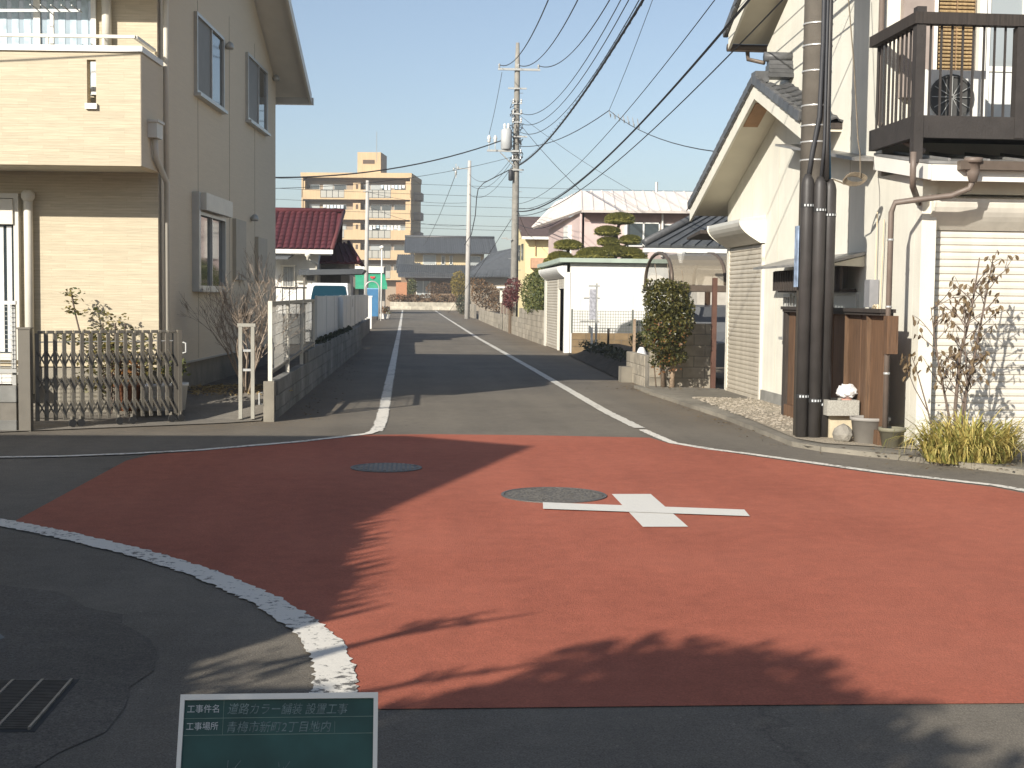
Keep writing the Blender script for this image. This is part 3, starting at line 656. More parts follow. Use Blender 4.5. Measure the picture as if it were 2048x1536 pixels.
MB().bar((xw(16.96), 16.96, 1.455), (xw(23.5), 23.5, 1.475), .045, .05).build('top_rail', alu_dark, MF)
MB().bar((xw(16.96), 16.96, .60), (xw(23.5), 23.5, .74), .04, .04).build('bottom_rail', alu_dark, MF)
mb = MB(); y = 17.05
while y < 23.45: mb.bar((xw(y), y, .60+(y-17)*.0215), (xw(y), y, 1.45), .0058); y += .10
for k in range(5): mb.bar((xw(16.98), 16.98, .74+k*.15), (xw(23.48), 23.48, .88+k*.14), .005)
stuff(mb.build('mesh_wire', wire_grey, MF))
# dark clipped hedge on the wall beyond the mesh fence
iv = MB(); leafcloud(iv, [(xw(y)-.03, y, .66, .09, .9, .13) for y in (25.6, 27, 28.5, 30, 31.6, 33.2, 35)], 3000, .055, .2, .5, 8)
tag(iv.build('ivy', lf_dark), 'dark ivy growing along the top of the left block wall before the white panels', 'ivy')
# white panel fence of the red roofed house
PF = thing('panel_fence', 'pale blue grey panel fence on the wall in front of the parked van', 'fence', (-1.7, 40, .6))
pan = boxmesh('panel', .03, 3.05, .98, panel_white, .004)
for k in range(11): 
    y = 26.2 + 3.1*k; link('panel', pan, (-1.72+k*.004, y+1.55, .57+.006*k), PF)
    MB().box(-1.745+k*.004, -1.70+k*.004, y-.02, y+.02, .5, 1.56).build('post', panel_white, PF)
MB().box(-1.79, -1.66, 60.3, 63.5, 0, .0).build('base', concrete, PF) if False else None
for y0, y1 in ((40.05, 60.1),): MB().box(-1.78, -1.58, y0, y1, -.05, .56).build('base', block_grey, PF)
t = thing('white_gate_pillar', 'bright white square pillar at the far end of the panel fence', 'pillar', (-1.8, 64.5, 0))
MB().box(-2.05, -1.62, 64.4, 64.85, 0, 1.50).build('shaft', white_wall, t); MB().box(-2.08, -1.59, 64.37, 64.88, 1.50, 1.56).build('cap', white_wall, t)
t = thing('white_post', 'short round bright white post standing before the middle of the panel fence', 'post', (-1.655, 34.2, .6))
MB().lathe((-1.655, 34.2, .58), [(.085, 0), (.085, .90), (.03, .94)], 12).build('tube', white_wall, t, True)

# bare shrub --------------------------------------------------------------------
rr = random.Random(21); t = thing('bare_shrub', 'leafless many stemmed shrub beside the corner of the beige house', 'shrub', (-2.15, 18.45, .25))
for k in range(11):
    mb = MB(); a = k*.7 + rr.uniform(-.3, .3); dr = (math.cos(a)*.26, math.sin(a)*.26, 1)
    branch(mb, (-2.15+.05*math.cos(a), 18.45+.05*math.sin(a), .24), dr, rr.uniform(.52, .68), .0135, 5, rr, .46, .20, 4, .74, (2, 3), None, 3, .0021)
    mb.build('stem', twig, t)
# nandina behind the gate
t = thing('leafy_plant', 'tall sparse plant with two tiers of bronze green leaves rising above the folding gate', 'plant', (-3.95, 16.9, .1))
mb = MB(); mb.tube([(-3.95, 16.9, .08), (-3.96, 16.9, 1.0), (-4.03, 16.9, 1.3), (-4.08, 16.9, 1.58)], .011, 5); mb.build('stem', twig_red, t)
mb = MB(); leafcloud(mb, [(-4.06, 16.9, 1.57, .15, .12, .06), (-4.12, 16.9, 1.36, .13, .1, .05), (-4.0, 16.9, 1.32, .13, .1, .05), (-3.95, 16.9, 1.02, .34, .16, .10), (-4.06, 16.9, 1.46, .13, .1, .04)], 300, .062, .65, .2, 3, .5); mb.build('foliage', lf_nandina, t)
t = thing('leafy_plant', 'wider bushy bronze green plant rising above the right half of the folding gate', 'plant', (-3.62, 16.95, .1))
mb = MB()
for x in (-3.75, -3.6, -3.48): mb.tube([(-3.62, 16.95, .08), (x, 16.95, .8), (x+.04, 16.95, 1.2)], .010, 5)
mb.build('stem', twig_red, t)
mb = MB(); leafcloud(mb, [(-3.75, 16.95, 1.30, .16, .14, .09), (-3.55, 16.95, 1.24, .20, .14, .10), (-3.62, 16.95, 1.08, .30, .18, .14), (-3.5, 16.95, .9, .45, .2, .2), (-3.7, 16.95, .6, .4, .2, .35), (-3.2, 17.1, 1.05, .12, .12, .06)], 900, .062, .6, .2, 4, .5); mb.build('foliage', lf_nandina, t)
for i, (x, y, z, s, cl, lb) in enumerate(((-3.1, 17.0, .22, .17, plastic_white, 'white plastic pot'), (-3.42, 16.95, .2, .16, mat('terracotta', (.34, .14, .07), .8), 'terracotta pot'), (-2.85, 17.1, .22, .14, white_wall, 'small white pot'))):
    t = thing('plant_pot', lb + ' with a low plant behind the bars of the folding gate', 'plant pot', (x, y, .12))
    MB().lathe((x, y, .12), [(s*.75, 0), (s, .3), (s*1.08, .3), (s*1.08, .34), (s*.9, .33)], 14).build('pot', cl, t, True)
    mb = MB(); leafcloud(mb, [(x, y, .6, s*1.2, s*1.1, .2)], 110, .07, .2, .3, 50+i); mb.build('foliage', [lf_nandina, lf_rust, lf_hedge][i], t)

# ================================================================== RIGHT HOUSE (street wall on the plane X = 5.45)
WX = 5.45
RH = thing('stucco_house', 'cream stucco house on the right with tiled gable roof, shutters and dark timber balcony', 'house', (8, 18, .04))
AY, AZ = 19.1, 4.66; SL = .354                                    # canopy gable: apex and slope
def rz(y): return AZ - abs(y-AY)*SL
mb = MB(); mb.prism([(WX, 14.2, .0), (WX, 22.75, .0), (WX, 22.75, rz(22.75)-.16), (WX, AY, AZ-.16), (WX, 20.45, rz(20.45)-.1), (WX, 20.45, 5.45), (WX, 17.6, 6.6), (WX, 15.3, 5.6), (WX, 15.3, 3.1), (WX, 14.2, 3.0)], (.16, 0, 0)) if False else None
mb = MB(); mb.box(WX, WX+.16, 15.3, 20.45, 0, 5.40); mb.box(WX, WX+.16, 14.22, 15.3, 0, 3.0); mb.prism([(WX, 20.45, 0), (WX, 22.75, 0), (WX, 22.75, rz(22.75)-.15), (WX, 20.45, rz(20.45)-.15)], (.16, 0, 0))
mb.prism([(WX, 20.45, 5.40), (WX, 17.8, 6.55), (WX, 15.3, 5.45), (WX, 15.3, 5.40)], (.16, 0, 0)); mb.build('wall', stucco, RH)
MB().box(WX+.16, 12, 15.3, 15.45, 0, 6.2).build('wall', stucco, RH)
MB().box(WX+.16, 12, 22.6, 22.75, 0, 3.2).build('wall', stucco, RH)
MB().box(WX+.16, 12, 20.3, 20.45, 3.2, 5.4).build('wall', stucco, RH)
for y in (21.1, 19.6, 18.0, 16.4): MB().box(WX-.003, WX+.002, y-.006, y+.006, .3, 3.9 if y < 20.4 else 3.6).build('panel_joint', mat('joint_cream', (.50, .47, .38), .9, .05), RH)
MB().box(WX-.02, WX+.1, 17.4, 20.42, 0, .20).build('plinth', block_grey, RH)
# canopy gable roof: deck, soffit, white bargeboards, tiles
XF = 4.92
for sg, yend in ((1, 23.35), (-1, 16.75)):
    ze = rz(yend)
    MB().prism([(XF+.05, AY, AZ-.10), (XF+.05, yend, ze-.10), (XF+.05, yend, ze-.03), (XF+.05, AY, AZ-.03)], (8-XF if sg > 0 else 1.1, 0, 0)).build('roof_deck', dark_wood, RH)
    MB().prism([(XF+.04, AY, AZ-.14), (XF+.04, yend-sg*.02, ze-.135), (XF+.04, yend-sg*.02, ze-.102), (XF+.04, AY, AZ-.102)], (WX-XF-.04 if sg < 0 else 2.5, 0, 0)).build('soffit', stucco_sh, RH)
    MB().prism([(XF, AY, AZ-.235), (XF, yend, ze-.235), (XF, yend, ze-.02), (XF, AY, AZ-.02)], (.038, 0, 0)).build('bargeboard', stucco, RH)
MB().box(WX-.40, WX-.12, AY+.28, AY+.9, rz(AY+.6)-.20, rz(AY+.6)-.165).build('soffit_vent', brown_wood, RH) if False else None
vv = MB(); vv.prism([(5.02, AY+.30, rz(AY+.30)-.152), (5.02, AY+1.0, rz(AY+1.0)-.152), (5.02, AY+1.0, rz(AY+1.0)-.138), (5.02, AY+.30, rz(AY+.30)-.138)], (.22, 0, 0)); vv.build('soffit_vent', mat('vent_rust', (.30, .17, .08), .7), RH)
# tiles: curved pantiles, one object each
def tile_mesh(wd, ln, m):
    mb = MB(); n = 6; pr = [(-.5, .0), (-.36, .045), (-.2, .03), (0, .005), (.25, .0), (.5, .012)]
    vs = []; fs = []
    for j, (yy, zz) in enumerate(((0, .0), (ln, .035))):
        for (u, h) in pr: vs.append((u*wd, yy, h+zz-(.0)))
    for (u, h) in pr: vs.append((u*wd, ln, h+.012))
    for i in range(n-1): fs.append((i, i+1, n+i+1, n+i)); fs.append((n+i, n+i+1, 2*n+i+1, 2*n+i))
    me = bpy.data.meshes.new('roof_tile'); me.from_pydata(vs, [], fs); me.materials.append(m); return me
tm = tile_mesh(.27, .30, tile_grey); ang = math.atan(SL)
for sg, L in ((-1, 2.40), (1, 4.35)):
    rows = int(L*math.sqrt(1+SL*SL)/.265)
    for rw in range(rows):
        for cl in range(3 if sg < 0 else 2):
            d = .10 + rw*.265; y = AY + sg*d*math.cos(ang); z = AZ - .02 - d*math.sin(ang)
            x = XF + .10 + cl*.25 
            o = link('roof_tile', tm, (x, y, z), RH, (-ang if sg > 0 else -ang, 0, 0 if sg > 0 else math.pi))
# verge edge tiles (dark stepped rim on the gable end)
vt = boxmesh('verge_tile', .08, .262, .13, tile_grey, .012)
for sg, L in ((-1, 2.40), (1, 4.35)):
    for k in range(int(L*math.sqrt(1+SL*SL)/.25)):
        d = .12 + k*.25; link('verge_tile', vt, (XF-.005, AY+sg*d*math.cos(ang), AZ-.03-d*math.sin(ang)), RH, (-sg*(ang-.05), 0, 0))
for k in range(4): MB().box(5.08+.01*k, WX+.02, AY-.14+.02*k, AY+.14-.02*k, AZ+.06+.062*k, AZ+.115+.062*k).build('ridge_course', tile_grey, RH)
mb = MB(); mb.tube([(5.05, AY, AZ+.36), (WX+.02, AY, AZ+.36)], .07, 8); mb.build('ridge_cap', tile_grey, RH, True)
MB().box(4.90, 5.10, AY-.12, AY+.12, AZ-.01, AZ+.14).build('ridge_end', tile_grey, RH)
# upper storey gable at the top of the frame
MB().prism([(4.92, 20.75, 5.42), (4.92, 17.8, 6.72), (4.92, 17.8, 6.95), (4.92, 20.75, 5.64)], (.04, 0, 0)).build('bargeboard', stucco, RH)
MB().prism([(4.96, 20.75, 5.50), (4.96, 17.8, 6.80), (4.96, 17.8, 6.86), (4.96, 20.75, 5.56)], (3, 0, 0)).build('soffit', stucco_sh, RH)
MB().prism([(4.90, 20.85, 5.62), (4.90, 17.8, 6.96), (4.90, 17.8, 7.04), (4.90, 20.85, 5.70)], (5, 0, 0)).build('roof_slope', tile_grey, RH)
MB().prism([(4.90, 17.8, 6.96), (4.90, 14.7, 5.58), (4.90, 14.7, 5.66), (4.90, 17.8, 7.04)], (5, 0, 0)).build('roof_slope', tile_grey, RH)
for k in range(9): link('verge_tile', vt, (4.90, 20.75-.26*k*.92, 5.66+.26*k*.405), RH, (-.40, 0, 0))
mb = MB(); mb.tube([(4.93, 20.86, 5.46), (9, 20.86, 5.46)], .06, 8); mb.tube([(5.25, 20.86, 5.42), (5.25, 20.8, 5.28), (5.42, 20.5, 5.18)], .035, 6); mb.build('gutter', brown_metal, RH, True)
# left garage shutter in the street wall
def shutter(name, label_part, T, x0, x1, z0, z1, m, pitch, par, pm):
    MB(T).box(x0-.07, x0, -.04, .02, z0, z1).build('shutter_rail', pm, par); MB(T).box(x1, x1+.07, -.04, .02, z0, z1).build('shutter_rail', pm, par)
    n = int((z1-z0)/pitch); wd = x1-x0; prof = [(0, .0), (.014, pitch*.12), (.016, pitch*.5), (.008, pitch*.88), (.0, pitch*.985)]
    me = bpy.data.meshes.new('shutter_slat'); vs = []
    for xx in (0, wd):
        for (d, z) in prof: vs.append((xx, -d, z))
    k = len(prof); me.from_pydata(vs, [], [(i, k+i, k+i+1, i+1) for i in range(k-1)]); me.materials.append(m)
    rt = T.to_3x3().to_euler()
    for i in range(n): link('shutter_slat', me, T @ Vector((x0, -.012, z0+.06+i*pitch)), par, rt)
    MB(T).box(x0, x1, .005, .02, z0, z1).build('shutter_back', brown_metal, par)
    MB(T).box(x0, x1, -.035, 0, z0, z0+.058).build('bottom_rail', m, par)
TS = Matrix(((0, 1, 0, WX), (-1, 0, 0, 0), (0, 0, 1, 0), (0, 0, 0, 1)))        # local x = -Y, local y = +X
shutter('l', '', TS, -22.45, -20.38, .03, 2.42, shutter_tan, .073, RH, ivory)
def roller_box(T, x0, x1, z0, d, h, par, m, mcap):
    n = 7; pf = [(0, z0+h), (-d*.92, z0+h*.86)] + [(-d*(.92+.08*math.sin(math.pi*i/n)) + (d*.75*(1-math.cos(math.pi*.5*i/n))), z0 + h*.86*(1-i/n)) for i in range(1, n+1)] + [(0, z0)]
    b = MB(T).prism([(x0, y, z) for y, z in pf], (x1-x0, 0, 0)).build('shutter_box', m, par)
    MB(T).prism([(x0-.025, y*1.04, z) for y, z in pf], (.025, 0, 0)).build('box_end', mcap, b); MB(T).prism([(x1, y*1.04, z) for y, z in pf], (.025, 0, 0)).build('box_end', mcap, b)
roller_box(TS, -22.5, -20.32, 2.44, .42, .42, RH, mat('shutter_box', (.56, .545, .49), .4, .05, 4, metal=.15), stucco)
ft = MB(); ft.prism([(4.95, 22.6, 2.68), (4.95, 23.7, 2.62), (4.95, 23.7, 2.66), (4.95, 22.6, 2.74)], (1.2, 0, 0)); ft.build('side_eave', dark_wood, RH)
# projecting garage: front wall with the wide shutter
TF = Matrix(((1, 0, 0, 0), (0, 1, 0, 14.2), (0, 0, 1, 0), (0, 0, 0, 1)))
MB().box(WX-.0, WX+.16, 14.02, 14.215, 0, 2.95).build('corner_post', stucco, RH)
MB().box(WX+.16, 12, 14.06, 14.2, 2.72, 2.98).build('lintel', stucco, RH)
shutter('r', '', TF, WX+.10, 11.0, .03, 2.34, shutter_cream, .0775, RH, white_trim)
roller_box(TF, WX+.12, 11.0, 2.34, .26, .38, RH, shutter_cream, stucco)
# lean-to roof over the garage, its white fascia and brown gutter
ev = 13.62
MB().prism([(WX-.10, ev, 2.99), (WX-.10, 15.28, 3.24), (WX-.10, 15.28, 3.27), (WX-.10, ev, 3.02)], (6.5, 0, 0)).build('lean_to_roof', metal_roof, RH)
for k in range(13): MB().prism([(WX+.1+k*.42, ev, 3.022), (WX+.1+k*.42, 15.2, 3.262), (WX+.1+k*.42, 15.2, 3.29), (WX+.1+k*.42, ev, 3.05)], (.03, 0, 0)).build('roof_seam', metal_roof, RH)
MB().prism([(WX-.10, ev+.01, 2.83), (WX-.10, 15.28, 3.08), (WX-.10, 15.28, 3.235), (WX-.10, ev+.01, 2.985)], (.035, 0, 0)).build('fascia', white_trim, RH)
MB().box(WX-.06, 12, ev+.01, ev+.05, 2.82, 2.985).build('fascia', white_trim, RH)
MB().box(WX-.06, 12, ev+.05, 14.05, 2.86, 2.89).build('soffit', stucco_sh, RH)
MB().box(WX+.20, 12, ev-.10, ev, 2.93, 3.02).build('gutter', brown_metal, RH)
MB().prism([(WX-.32, 15.3, 3.18), (WX-.32, 18.7, 3.72), (WX-.32, 18.7, 3.75), (WX-.32, 15.3, 3.22)], (.34, 0, 0)).build('side_hood', metal_roof, RH)
mb = MB(); mb.lathe((5.80, ev-.05, 2.80), [(.04, 0), (.07, .1), (.07, .2), (.10, .2), (.10, .25)], 8); mb.tube([(5.80, ev-.05, 2.82), (5.78, ev-.02, 2.74), (5.62, ev+.05, 2.67), (5.30, ev+.12, 2.63), (5.08, 13.82, 2.60), (5.05, 13.84, 2.5), (5.05, 13.84, .22)], .031, 8); mb.build('downpipe', pipe_brown, RH, True)
mb = MB(); mb.tube([(WX-.07, 15.24, 6.0), (WX-.07, 15.24, 3.62), (WX-.04, 15.1, 3.50), (WX-.02, 14.0, 3.16)], .034, 8); mb.build('downpipe', pipe_brown, RH, True)
mb = MB(); mb.tube([(5.17, 13.58, 3.10), (5.17, 13.58, 2.86), (5.21, 13.68, 2.76), (5.44, 14.10, 2.62)], .033, 8); mb.build('downpipe', pipe_brown, RH, True)
for z in (.8, 1.5, 2.2): MB().lathe((5.05, 13.84, z), [(.031, 0), (.036, .004), (.036, .022), (.031, .026)], 10).build('pipe_clamp', steel, RH, True)
# hood over the side window, its lattice and the little windows under it
MB().prism([(4.95, 15.75, 2.00), (WX, 15.75, 2.12), (WX, 15.75, 2.16), (4.95, 15.75, 2.03)], (0, 3.3, 0)).build('window_hood', metal_roof, RH)
MB().prism([(4.98, 15.77, 1.995), (WX, 15.77, 1.98), (WX, 15.77, 2.11)], (0, .03, 0)).build('hood_end', stucco_sh, RH)
TW = Matrix(((0, 1, 0, WX), (-1, 0, 0, 0), (0, 0, 1, 0), (0, 0, 0, 1)))
MB(TW).box(-18.8, -15.9, -.26, -.22, 1.72, 1.98).build('lattice_panel', dark_wood, RH)
for k in range(24): MB(TW).box(-18.78+k*.12, -18.74+k*.12, -.285, -.262, 1.70, 1.97).build('lattice_slat', dark_wood, RH)
MB(TW).box(-18.75, -16.0, -.22, -.02, 1.68, 1.72).build('lattice_shelf', dark_wood, RH)
window(TW, RH, -18.7, -15.95, 1.32, 1.68, .5, .03, alu, glass_frost, glass_frost)
window(TW, RH, -19.1, -18.75, 1.05, 1.66, .5, .04, alu, glass_frost, glass)
MB(TW).box(-15.42, -15.24, -.12, -.012, 1.50, 1.82).build('meter_box', mat('meter_grey', (.22, .22, .23), .5), RH)
mb = MB()
for k in range(5): mb.tube([(WX-.05-.01*k, 15.15+.12*math.sin(q*.7+k), 1.36+.17*math.cos(q*.7)) for q in range(10)], .010, 5)
mb.tube([(WX-.04, 15.1, 1.5), (WX-.04, 15.05, 2.5)], .008, 4); mb.tube([(WX-.04, 15.28, 1.82), (WX-.04, 15.28, 2.6)], .008, 4)
mb.build('cable_coil', mat('cable_cream', (.55, .47, .33), .6), RH)
# upper storey windows behind the balcony
FY = 15.3
fw = MB(); fw.box(5.62, 5.98, FY-.11, FY-.005, 3.9, 5.6); fw.build('shutter_case', mat('case_brown', (.30, .25, .22), .6), RH)
lv = MB(); lv.box(6.02, 6.48, FY-.06, FY-.005, 3.95, 5.4); lo_ = lv.build('louvre_shutter', mat_wood('louvre_frame', (.20, .13, .07)), RH)
lm = boxmesh('louvre_slat', .19, .03, .016, tan_wood)
for k in range(34):
    for x in (6.145, 6.36): link('louvre_slat', lm, (x, FY-.07, 4.0+k*.042), lo_, (.5, 0, 0))
MB().box(5.98, 6.02, FY-.12, FY-.005, 3.5, 5.5).build('window_jamb', white_trim, RH)
MB().box(6.52, 6.60, FY-.10, FY-.005, 3.5, 5.5).build('window_jamb', white_trim, RH)
ww = MB(); ww.box(6.60, 9.0, FY-.03, FY-.005, 3.5, 5.5); ww.build('window_back', curtain, RH)
for x0 in (6.62, 7.10, 7.6):
    f = MB(); f.box(x0, x0+.04, FY-.07, FY-.032, 3.5, 5.4); f.box(x0+.42, x0+.46, FY-.07, FY-.032, 3.5, 5.4); f.box(x0+.04, x0+.42, FY-.07, FY-.032, 4.22, 4.28); f.box(x0+.04, x0+.42, FY-.07, FY-.032, 3.5, 3.56)
    fo = f.build('window', white_trim, RH)
    MB().box(x0+.04, x0+.42, FY-.052, FY-.04, 4.28, 5.4).build('pane', mat_glass('pale_glass', (.30, .33, .34), .1), fo); MB().box(x0+.04, x0+.42, FY-.052, FY-.04, 3.56, 4.22).build('pane', mat('frost_white', (.66, .68, .66), .4, .03), fo)
# timber balcony
BX, BY = 5.29, 13.9
B = MB(); B.box(BX, 12, BY, BY+.09, 3.29, 3.52); B.box(BX, BX+.09, BY+.09, FY-.01, 3.29, 3.52)
bo = B.build('balcony', mat('timber_taupe', (.036, .031, .028), .7, .15, 6, .2, 40), RH); tm_ = MATS['timber_taupe']
MB().box(BX+.1, 12, BY+.1, FY-.01, 3.40, 3.46).build('deck', dark_wood, bo)
T1 = MB(); T1.box(BX-.03, 12, BY-.03, BY+.09, 4.46, 4.58); T1.box(BX-.03, BX+.09, BY+.09, FY-.02, 4.46, 4.58); T1.build('top_rail', dark_wood, bo)
for x in (BX+.045, 6.42, 8.0, 9.6): MB().box(x-.05, x+.05, BY-.012, BY+.1, 3.03 if x < 6 else 3.30, 4.64 if x < 6 else 4.455).build('post', tm_, bo)
balu = boxmesh('baluster', .015, .022, .94, tm_)
for k in range(10): link('baluster', balu, (BX+.045, BY+.16+k*.125, 3.52), bo, (0, 0, 1.57))
k = 0; x = BX+.17
while x < 9.5: link('baluster', balu, (x, BY+.05, 3.52), bo, (0, 0, 1.57)); x += .115
# air conditioner unit on the balcony
t = thing('air_conditioner', 'white outdoor air conditioner with round fan grille on the dark balcony', 'air conditioner', (6.0, 14.75, 3.46))
MB().box(5.66, 6.36, 14.62, 14.92, 3.52, 4.12).build('case', white_wall, t); MB().box(5.70, 5.80, 14.62, 14.9, 3.46, 3.52).build('foot', rubber, t); MB().box(6.22, 6.32, 14.62, 14.9, 3.46, 3.52).build('foot', rubber, t)
fm = MB(); fm.T = Matrix.Translation((5.97, 14.60, 3.82)) @ Matrix.Rotation(RAD(90), 4, 'X'); fm.lathe((0, 0, 0), [(.25, -.02), (.25, .01), (.22, .012), (.22, -.005), (.02, -.005), (.02, .015), (.001, .015)], 24)
fo = fm.build('fan_grille', mat('grille_dark', (.06, .06, .058), .6), t)
for k in range(12): MB().bar((5.97, 14.588, 3.82), (5.97+.23*math.cos(k*.5236), 14.588, 3.82+.23*math.sin(k*.5236)), .008).build('grille_bar', steel, fo)

# wooden fence in front of the side wall ------------------------------------------
t = thing('wooden_fence', 'weathered brown board fence with a capping rail behind the black clad utility pole', 'fence', (5.05, 15.7, .05))
bm_ = [boxmesh('board', .03, wd, 1.22, brown_wood, .004) for wd in (.44, .30, .52)]
y = 13.92; k = 0
while y < 17.45:
    wd = (.44, .30, .52)[k % 3]; link('board', bm_[k % 3], (5.06+.006*(k % 2), y+wd/2, .20), t); y += wd+.008; k += 1
for y in (14.35, 15.1, 15.9, 16.7): MB().box(5.00, 5.045, y-.02, y+.02, .12, 1.42).build('batten', mat_wood('batten', (.13, .075, .04)), t)
MB().box(4.98, 5.12, 13.88, 17.6, 1.42, 1.45).build('cap_rail', dark_wood, t); MB().box(4.96, 5.14, 13.86, 17.62, 1.45, 1.49).build('cap_board', dark_wood, t)
MB().box(5.0, 5.12, 17.50, 17.62, .04, 1.42).build('end_post', dark_wood, t); MB().box(5.0, 5.10, 13.90, 17.5, .04, .20).build('ground_board', brown_wood, t)
MB().box(5.02, 5.14, 13.78, 13.90, 1.02, 1.42).build('end_panel', brown_wood, t)
# stone trough on a block, wrapped plant, pots, round stone
t = thing('stone_trough', 'rectangular speckled granite trough on a pale block beside the utility pole', 'trough', (4.9, 14.75, .04))
MB().box(4.72, 5.0, 14.68, 15.0, .04, .30).build('block', mat('block_cream', (.50, .43, .30), .9, .1, 9, .3), t)
tr = MB(); tr.box(4.66, 5.02, 14.58, 14.63, .30, .47); tr.box(4.66, 5.02, 14.95, 15.0, .30, .47); tr.box(4.66, 4.71, 14.63, 14.95, .30, .47); tr.box(4.97, 5.02, 14.63, 14.95, .30, .47); tr.box(4.71, 4.97, 14.63, 14.95, .30, .36); tr.build('trough', granite, t)
t = thing('wrapped_plant', 'white plastic bag wrapped over a flower pot on the stone trough', 'plant', (4.93, 14.75, .36))
MB().lathe((4.93, 14.75, .36), [(.045, 0), (.06, .12)], 10).build('pot', mat('terracotta_pale', (.40, .22, .17), .8), t, True)
bm = bmesh.new(); bmesh.ops.create_icosphere(bm, subdivisions=3, radius=.105)
for v in bm.verts: v.co *= 1 + .22*math.sin(v.co.x*70+v.co.z*50)*math.cos(v.co.y*60); v.co.z *= .75
me = bpy.data.meshes.new('plastic_bag'); bm.to_mesh(me); bm.free(); me.materials.append(plastic_white); link('plastic_bag', me, (4.93, 14.75, .56), t)
t = thing('plant_pot', 'large round grey plastic tub with earth, receiving the brown downpipe', 'plant pot', (5.02, 14.22, .035))
MB().lathe((5.02, 14.22, .035), [(.165, 0), (.20, .25), (.215, .25), (.215, .285), (.19, .285), (.185, .24), (.001, .24)], 24).build('tub', pot_grey, t, True); MB().lathe((5.02, 14.22, .035), [(.182, .245), (.10, .262), (.001, .268)], 16).build('soil', earth, t, True)
t = thing('plant_pot', 'small olive pot in front of the large grey tub', 'plant pot', (5.12, 13.82, .035))
MB().lathe((5.12, 13.82, .035), [(.10, 0), (.128, .17), (.142, .17), (.142, .21), (.12, .21), (.115, .17), (.001, .17)], 20).build('pot', pot_olive, t, True); MB().lathe((5.12, 13.82, .035), [(.112, .175), (.06, .19), (.001, .192)], 14).build('soil', earth, t, True)
bm = bmesh.new(); bmesh.ops.create_icosphere(bm, subdivisions=2, radius=.115); 
for v in bm.verts: v.co *= rnd.uniform(.93, 1.05)
me = bpy.data.meshes.new('round_stone'); bm.to_mesh(me); bm.free(); me.materials.append(stone); o = link('round_stone', me, (4.76, 14.32, .12)); tag(o, 'round grey brown stone lying between the utility pole and the grey tub', 'stone')

# small tree with withered leaves in front of the wide shutter -----------------------
t = thing('small_tree', 'sparse multi stemmed small tree with withered reddish leaves before the wide shutter', 'tree', (5.62, 13.3, .035))
rr = random.Random(5); tips = []
stems = [[(5.60, 13.30), (5.58, 13.30), (5.60, 13.28), (5.70, 13.26), (5.76, 13.25)], [(5.63, 13.32), (5.66, 13.31), (5.76, 13.30), (5.84, 13.30), (5.92, 13.28)], [(5.58, 13.3), (5.50, 13.28), (5.40, 13.27), (5.33, 13.27), (5.28, 13.27)], [(5.62, 13.28), (5.66, 13.25), (5.66, 13.22), (5.62, 13.2), (5.6, 13.2)]]
zs = [[.03, .5, 1.0, 1.5, 2.02], [.03, .5, 1.0, 1.5, 2.05], [.03, .45, .85, 1.2, 1.52], [.03, .4, .8, 1.1, 1.4]]
for st, zz, r0 in zip(stems, zs, (.024, .022, .016, .013)):
    mb = MB(); pts = [(x, y, z) for (x, y), z in zip(st, zz)]; mb.tube(pts, [r0, r0*.85, r0*.7, r0*.5, r0*.25], 6); mb.build('trunk', twig_red, t, True)
    mb = MB()
    for i in range(1, 5):
        for _ in range(6):
            p = Vector(pts[i-1]).lerp(Vector(pts[i]), rr.random()); a = rr.uniform(0, 6.3)
            if p.z < .55: continue
            mb = MB(); branch(mb, p, (math.cos(a), math.sin(a), .9), rr.uniform(.16, .30), .006, 1, rr, .6, .1, 4, .6, (2, 3), tips, 3, .0018); mb.build('branch', twig_red, t)
lme = bpy.data.meshes.new('leaf'); lme.from_pydata([(0, 0, 0), (.018, .010, -.022), (.016, .010, -.050), (0, 0, -.072), (-.016, .010, -.050), (-.018, .010, -.022)], [], [(0, 1, 2, 3), (0, 3, 4, 5)]); lme.materials.append(lf_dry)
rr.shuffle(tips); tips.sort(key=lambda q: -q[0].z*rr.uniform(.6, 1.2))
for p, d in tips[:290]: link('leaf', lme, p, t, (rr.uniform(-.7, .7), rr.uniform(-.7, .7), rr.uniform(0, 6.3)))
t = thing('sapling', 'thin leaning sapling with a tuft of dark leaves left of the small tree', 'sapling', (5.27, 13.0, .035))
mb = MB(); mb.tube([(5.30, 13.0, .03), (5.18, 13.02, .5), (5.08, 13.05, .85), (5.02, 13.06, 1.02)], [.010, .008, .006, .004], 5); mb.tube([(5.20, 13.02, .45), (5.04, 13.03, .72), (4.97, 13.05, .9)], [.006, .005, .003], 4); mb.build('stem', twig_red, t)
for k in range(26): link('leaf', lme, (5.0+rr.gauss(0, .05), 13.06+rr.gauss(0, .05), .98+rr.gauss(0, .07)), t, (rr.uniform(-.8, .8), rr.uniform(-.8, .8), rr.uniform(0, 6.3)))
